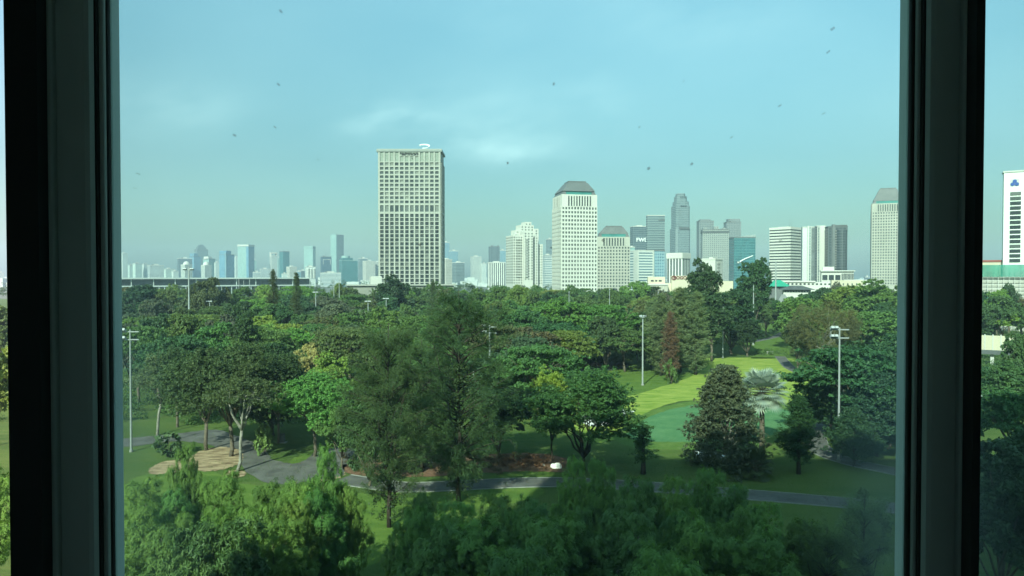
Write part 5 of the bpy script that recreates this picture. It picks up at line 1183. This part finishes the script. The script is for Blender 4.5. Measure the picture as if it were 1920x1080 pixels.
for i, (x, d, t, w, l) in enumerate([
 (765, 54, 966, 123, 'shaded bamboo clump right beside the grassy gap'), (790, 57, 928, 101, 'shaded bamboo with two thin tips under the central casuarina'), (850, 55, 941, 170, 'shaded bamboo mass below the central casuarina trunk'),
 (930, 57, 931, 158, 'shaded bamboo clump below the left part of the path'), (1000, 56, 941, 170, 'shaded bamboo clump below the soil bed'), (1075, 60, 865, 123, 'tall shaded bamboo clump under the multi-stemmed tree'),
 (1125, 59, 868, 107, 'tall shaded bamboo plume right of the multi-stemmed tree'), (1195, 57, 899, 147, 'shaded bamboo clump below the sapling'), (1265, 57, 901, 135, 'shaded bamboo clump hiding the path centre right'),
 (1330, 60, 882, 135, 'highest shaded bamboo clump below the bushy tree'), (1380, 57, 914, 147, 'shaded bamboo clump where the path reappears'), (1440, 55, 951, 147, 'shaded bamboo sloping down toward the right'),
 (1510, 54, 977, 158, 'low shaded bamboo below the right stretch of path'), (830, 48, 992, 226, 'bottom edge shaded bamboo mass, leftmost'), (900, 48, 982, 260, 'bottom edge shaded bamboo mass below the central casuarina'),
 (1040, 47, 977, 260, 'bottom edge shaded bamboo mass, middle'), (1180, 48, 967, 248, 'bottom edge shaded bamboo mass below the sapling'), (1310, 48, 977, 248, 'bottom edge shaded bamboo mass below the bushy tree'),
 (1430, 47, 1002, 248, 'bottom edge shaded bamboo mass toward the right'), (980, 40, 1037, 294, 'nearest shaded bamboo top at bottom centre left'), (1250, 40, 1037, 294, 'nearest shaded bamboo top at bottom centre right')]):
    bam(x, d, t, w, (SB[0]*(1, .8, 1.15)[i % 3], SB[1]*(1, .85, 1.12)[i % 3], SB[2]), l, i)
ORD = ['first', 'second', 'third', 'fourth', 'fifth', 'sixth', 'seventh', 'eighth', 'ninth', 'tenth', 'eleventh', 'twelfth']
for i in range(12):
    x = 790+i*60; bam(x, 52-(i % 3)*1.5, 958+(i*37 % 5)*9+(40 if x > 1400 else 0), 130, ((.12, .22, .065), (.14, .24, .075), (.10, .19, .07))[i % 3], f'{ORD[i]} shaded bamboo from the grassy gap, in the lower rank', i)
for i in range(5):
    x = 265+i*72; bam(x, 54-(i % 2)*2, 945+(i*3 % 4)*8, 140, (.125, .22, .045), f'{ORD[i]} sunlit bamboo from the left frame, in the lower rank', i)
plant('glossy_tree', 'glossy long-leaved tree at the bottom left among the bamboo', 425, 44, 985, 190, (.055, .11, .03))
plant('glossy_tree', 'glossy dark low tree at the bottom left edge by the bamboo', 335, 42, 1045, 150, (.07, .14, .035))
plant('casuarina', 'feathery bluish tree in the lower right corner beside the frame', 1625, 52, 935, 150, (.15, .21, .13), ver=0)
plant('casuarina', 'low feathery dark tree left of the corner one at the lower right', 1555, 50, 990, 150, (.11, .17, .09), ver=1)
plant('sparse_tree', 'thin-branched pale-leaved tree poking up at the lower right over the path', 1640, 58, 920, 80, (.07, .11, .06), ver=0)
# shrubs, bedding, rocks
def cover(name, pts, hmax, rad, leaf, col, seed, per=50, label=None, cat=None, kind=None, wd=.4):
    r = rnd(seed); q = [G(x, y) for (x, y) in pts for _ in range(3)]; q = np.array([(x+r.normal()*rad*.5, y+r.normal()*rad, r.uniform(.1, hmax)) for (x, y) in q])
    mb = MB(); C_, Nn = fluff(r, q, rad, per, .7, .6, .4); C_[:, 2] = np.abs(C_[:, 2]); leaf_add(mb, C_, Nn, leaf, leaf*wd, r, -.4); o = mb.build(name, LM); o.color = col+(1,); return tag(o, label, cat, None, kind)
cover('bed_plants', [(x, y) for x in range(1090, 1180, 7) for y in (669, 674, 680)], 1.6, .9, .6, (.08, .13, .045), 301, label='leafy green plants massed behind the round dark-edged bed', kind='stuff')
cover('bed_plants', [(x, 685+(x % 3)*2) for x in range(1088, 1168, 6)], .5, .4, .4, (.13, .12, .05), 302, label='low plants inside the round dark-edged bed', kind='stuff')
cover('ground_cover', [(x, 858+(x*7 % 22)) for x in range(945, 1030, 5)], .8, .55, .3, (.17, .085, .05), 303, label='reddish brown ground cover left of the white boulder', kind='stuff')
cover('ground_cover', [(x, 860+(x*7 % 26)) for x in range(650, 945, 6)], .8, .6, .3, (.09, .075, .04), 304, label='dull brown ground cover under the casuarinas', kind='stuff')
cover('hedge', [(x, 663+(x % 4)) for x in range(1406, 1480, 5)], 1.8, 1.0, .4, (.07, .13, .03), 305, label='low clipped hedge at the top end of the lit fairway', cat='hedge')
cover('hedge', [(x, 665+(x % 4)) for x in range(1180, 1230, 5)], 1.8, 1.1, .45, (.06, .11, .03), 306, label='rough green hedge behind the pole with the ring of lamps', cat='hedge')
for (x, y, s, l) in ((1043, 877, 1.0, 'white boulder at the right end of the soil bed'), (1018, 874, .55, 'small grey stone left of the white boulder')):
    gx, gy = G(x, y); r = rnd(int(x)); mb = MB(); v = []; 
    for j in range(5):
        for i in range(8):
            a = 2*math.pi*i/8; e = math.pi/2*j/4.2; q = r.uniform(.8, 1.15); v.append((gx+s*q*math.cos(a)*math.cos(e), gy+s*q*.8*math.sin(a)*math.cos(e), s*.8*math.sin(e)*q-.05))
    f = [(j*8+i, j*8+(i+1) % 8, (j+1)*8+(i+1) % 8, (j+1)*8+i) for j in range(4) for i in range(8)]+[tuple(range(32, 40))]
    tag(mb.add(v, f).build('boulder', SAND if s > .9 else KERB), l, 'boulder')
# litter bin and ground sign near the left trees
gx, gy = G(530, 830); o = thing('litter_bin', 'dark box-shaped litter bin on a pale slab right of the climber-covered trunk', 'bin', (gx, gy, 0))
MB().box(-.9, .7, -.6, .6, -.1, .12).build('slab', KERB, o); MB().box(-.35, .35, -.3, .3, .12, 1.5).build('body', DGREY, o); MB().box(-.4, .4, -.35, .35, 1.5, 1.6).build('lid', SIGNB, o)
gx, gy = G(1455, 664); o = thing('bench', 'pale slanting bench board among the hedge at the fairway end', 'bench', (gx-2, gy+1, 0), .4)
MB().box(-1.6, 1.6, -.25, .25, .8, .95).build('seat', WHITE, o)
for q in (-1.2, 1.2): MB().box(q-.1, q+.1, -.2, .2, 0, .8).build('leg', KERB, o)
# ------------------------------------------------------------------ rows of trees in the wood, each row further away
MARKS = [(250, 'the left frame'), (295, 'the white roofed sheds'), (354, 'the tall left mast'), (393, 'the small white floodlight'), (425, 'the blue finned tower'), (460, 'the two-faced tower'), (512, 'the left pointed conifer'), (556, 'the right pointed conifer'), (592, 'the conifer floodlight'), (633, 'the two-part slab tower'), (690, 'the grey beige block'), (735, 'the grid tower left half'), (785, 'the grid tower middle'), (830, 'the grid tower right edge'), (890, 'the lone pale blue tower'), (930, 'the ribbed dark tower'), (985, 'the white stepped apartments'), (1050, 'the cream tower left face'), (1095, 'the cream tower front'), (1150, 'the shorter cream tower'), (1205, 'the striped low block'), (1272, 'the white capped block'), (1335, 'the small white block'), (1390, 'the teal swoosh tower'), (1455, 'the slim tall mast'), (1500, 'the striped tower'), (1560, 'the dark residential tower'), (1605, 'the colonnade building'), (1655, 'the right frame tower'), (1850, 'the red roofed building'), (1900, 'the blue emblem tower')]
rr = random.Random(5)
ROWS = [(158, 'nearest', [(245, 560), (650, 1000)], 17, 21, 11), (182, 'second', [(240, 1075)], 15.5, 20, 12), (212, 'third', [(235, 1180)], 15, 20, 13), (248, 'fourth', [(235, 1235), (1500, 1690)], 16, 21, 14),
        (295, 'fifth', [(235, 1290), (1340, 1400), (1500, 1700), (1835, 1925)], 16, 21, 15), (350, 'sixth', [(232, 1430), (1500, 1700), (1835, 1925)], 19, 25, 15), (425, 'seventh', [(232, 1440), (1520, 1700)], 20, 27, 16)]
KINDS = [('rain_tree', 'flat-layered', 1.6), ('rain_tree', 'flat-layered', 1.5), ('broadleaf_tree', 'rounded', 1.0), ('dense_tree', 'dense bushy', .9), ('broadleaf_tree', 'rounded', 1.0), ('rain_tree', 'flat-layered', 1.35), ('tall_tree', 'tall upright', .6)]
COLS = [(DK, 'dark green'), (MD, 'mid green'), (BR, 'bright green'), (MD, 'mid green'), (OL, 'olive'), (BLG, 'bluish green'), (GRY, 'grey-green'), (YG, 'yellow-green')]
WTS = [4, 5, 3.2, 4, 1.6, 3, 1.2, .8]
used = {}
for ri, (d0, rn, spans, h0, h1, wm) in enumerate(ROWS):
    for (xa, xb) in spans:
        x = xa+rr.uniform(0, 20)
        while x < xb:
            k, kd, kw = KINDS[rr.randrange(len(KINDS))]; (c, cn) = rr.choices(COLS, WTS)[0]
            d = d0*(1+rr.uniform(-.055, .055)); h = rr.uniform(h0, h1)*(1.08 if k == 'tall_tree' else .88 if k == 'rain_tree' else 1); wmt = wm*kw*rr.uniform(.85, 1.2)
            wpx = wmt*FPX/d
            mk = min(MARKS, key=lambda q: abs(q[0]-x)); side = 'left below' if x < mk[0]-6 else ('right below' if x > mk[0]+6 else 'under')
            lab = f'{cn} {kd} tree, {rn} row of wood, {side} {mk[1]}'
            g = f'{cn} {kd} trees, {rn} row, {side} {mk[1]}'
            plant(k, lab, x, d, None, wpx, tuple(v*rr.uniform(.85, 1.15) for v in c), h=h, group=g)
            x += wpx*rr.uniform(.5, .72)
# ------------------------------------------------------------------ undergrowth, the far wood
def inpoly(x, y, poly):
    c = False; n = len(poly)
    for i in range(n):
        x1, y1 = poly[i]; x2, y2 = poly[i-1]
        if (y1 > y) != (y2 > y) and x < (x2-x1)*(y-y1)/(y2-y1)+x1: c = not c
    return c
OPEN = [(1085, 800), (1072, 690), (1180, 676), (1290, 664), (1400, 664), (1400, 605), (1480, 598), (1485, 668), (1560, 700), (1620, 760), (1700, 880), (1700, 1000), (930, 1000)]
r = rnd(77); pts = []
while len(pts) < 3400:
    py = 518+ (38400/ (138*(3.6**r.uniform(0, 1)))); px = r.uniform(-60, 1960)
    if inpoly(px, py, OPEN) or (1030 < px < 1090 and 660 < py < 700): continue
    gx, gy = G(px, py)
    if r.uniform() < .12: continue
    pts.append((gx, gy, r.uniform(.2, 2.2)))
pts = np.array(pts); mb = MB(); C_, Nn = fluff(r, pts, r.uniform(1.0, 2.6, len(pts)), 60, .7, .6, .5); C_[:, 2] = np.abs(C_[:, 2])
leaf_add(mb, C_, Nn, .55, .32, r); o = mb.build('undergrowth', LM); o.color = (.06, .12, .03, 1); tag(o, 'mixed green undergrowth on the floor of the wood', None, None, 'stuff')
r = rnd(78); mb = MB(); n = 620
dd = 480*(4.2**r.uniform(0, 1, n)); xx = (r.uniform(-120, 2040, n)-960)/FPX*dd; hh = r.uniform(13, 22, n)
subs = []
for i in range(n):
    k = 16; dv = unit(r.normal(size=(k, 3))); dv[:, 2] = np.abs(dv[:, 2]); rw = r.uniform(5, 9)
    subs.append(np.array([xx[i], dd[i], hh[i]*.45])+dv*np.array([rw, rw, hh[i]*.5]))
subs = np.concatenate(subs); C_, Nn = fluff(r, subs, r.uniform(1.6, 3.2, len(subs)), 20, .7, .7, .4); leaf_add(mb, C_, Nn, 1.3, .8, r)
o = mb.build('far_wood', LM); o.color = (.05, .10, .034, 1); tag(o, 'distant wood merging into one dark green band at the foot of the skyline', None, None, 'stuff')
# low distant houses between the far woods
r = rnd(79); mb = MB()
for i in range(260):
    d = r.uniform(1500, 4600); x = (r.uniform(-80, 2000)-960)/FPX*d; w = r.uniform(14, 45); h = r.uniform(8, 26); mb.box(x-w/2, x+w/2, d, d+r.uniform(10, 25), 0, h)
tag(mb.build('distant_low_houses', PALE), 'faint strip of low pale houses far away at the horizon', None, None, 'stuff')
# ------------------------------------------------------------------ rough grass and leaf litter
r = rnd(90); mb = MB(); q = []
while len(q) < 26000:
    px, py = r.uniform(230, 1720), 700+r.uniform(0, 1)**1.2*330
    q.append(G(px, py)+(.06,))
q = np.array(q); keep = (np.sin(q[:, 0]*.31+1)+np.sin(q[:, 1]*.23+q[:, 0]*.11)+r.uniform(-1.3, 1.3, len(q))) > -.1
keep &= ~((np.abs(q[:, 0]-31) < 18) & (np.abs(q[:, 1]-150) < 24)); q = q[keep]
C_, Nn = fluff(r, q, .12, 2, .3, .1, .2); C_[:, 2] = .1; leaf_add(mb, C_, Nn, .2, .05, r, -1.5); o = mb.build('rough_grass', LM); o.color = (.09, .16, .035, 1); tag(o, 'rough grass tufts over the lawns and path edges', None, None, 'stuff')
r = rnd(91); mb = MB(); q = np.array([G(r.uniform(300, 1500), r.uniform(815, 930))+(.075,) for _ in range(2600)]); Nn = np.zeros((len(q), 3)); Nn[:, 2] = 1; Nn += r.normal(size=Nn.shape)*.2
leaf_add(mb, q, Nn, .16, .10, r); o = mb.build('leaf_litter', LM); o.color = (.28, .20, .10, 1); tag(o, 'dry fallen leaves scattered under the trees and over the paths', None, None, 'stuff')
# ------------------------------------------------------------------ haze
m = bpy.data.materials.new('haze'); m.use_nodes = True; t = m.node_tree; t.nodes.clear()
pv = N(t, 'ShaderNodeVolumePrincipled'); pv.inputs['Color'].default_value = (.66, .82, .98, 1); pv.inputs['Density'].default_value = .00015; pv.inputs['Anisotropy'].default_value = .0
oo = N(t, 'ShaderNodeOutputMaterial'); t.links.new(pv.outputs[0], oo.inputs['Volume'])
hz = MB().box(-5500, 5500, -5500, 5500, -1.5, 262).build('haze', m); tag(hz, 'thin pale city haze', None, None, 'stuff')
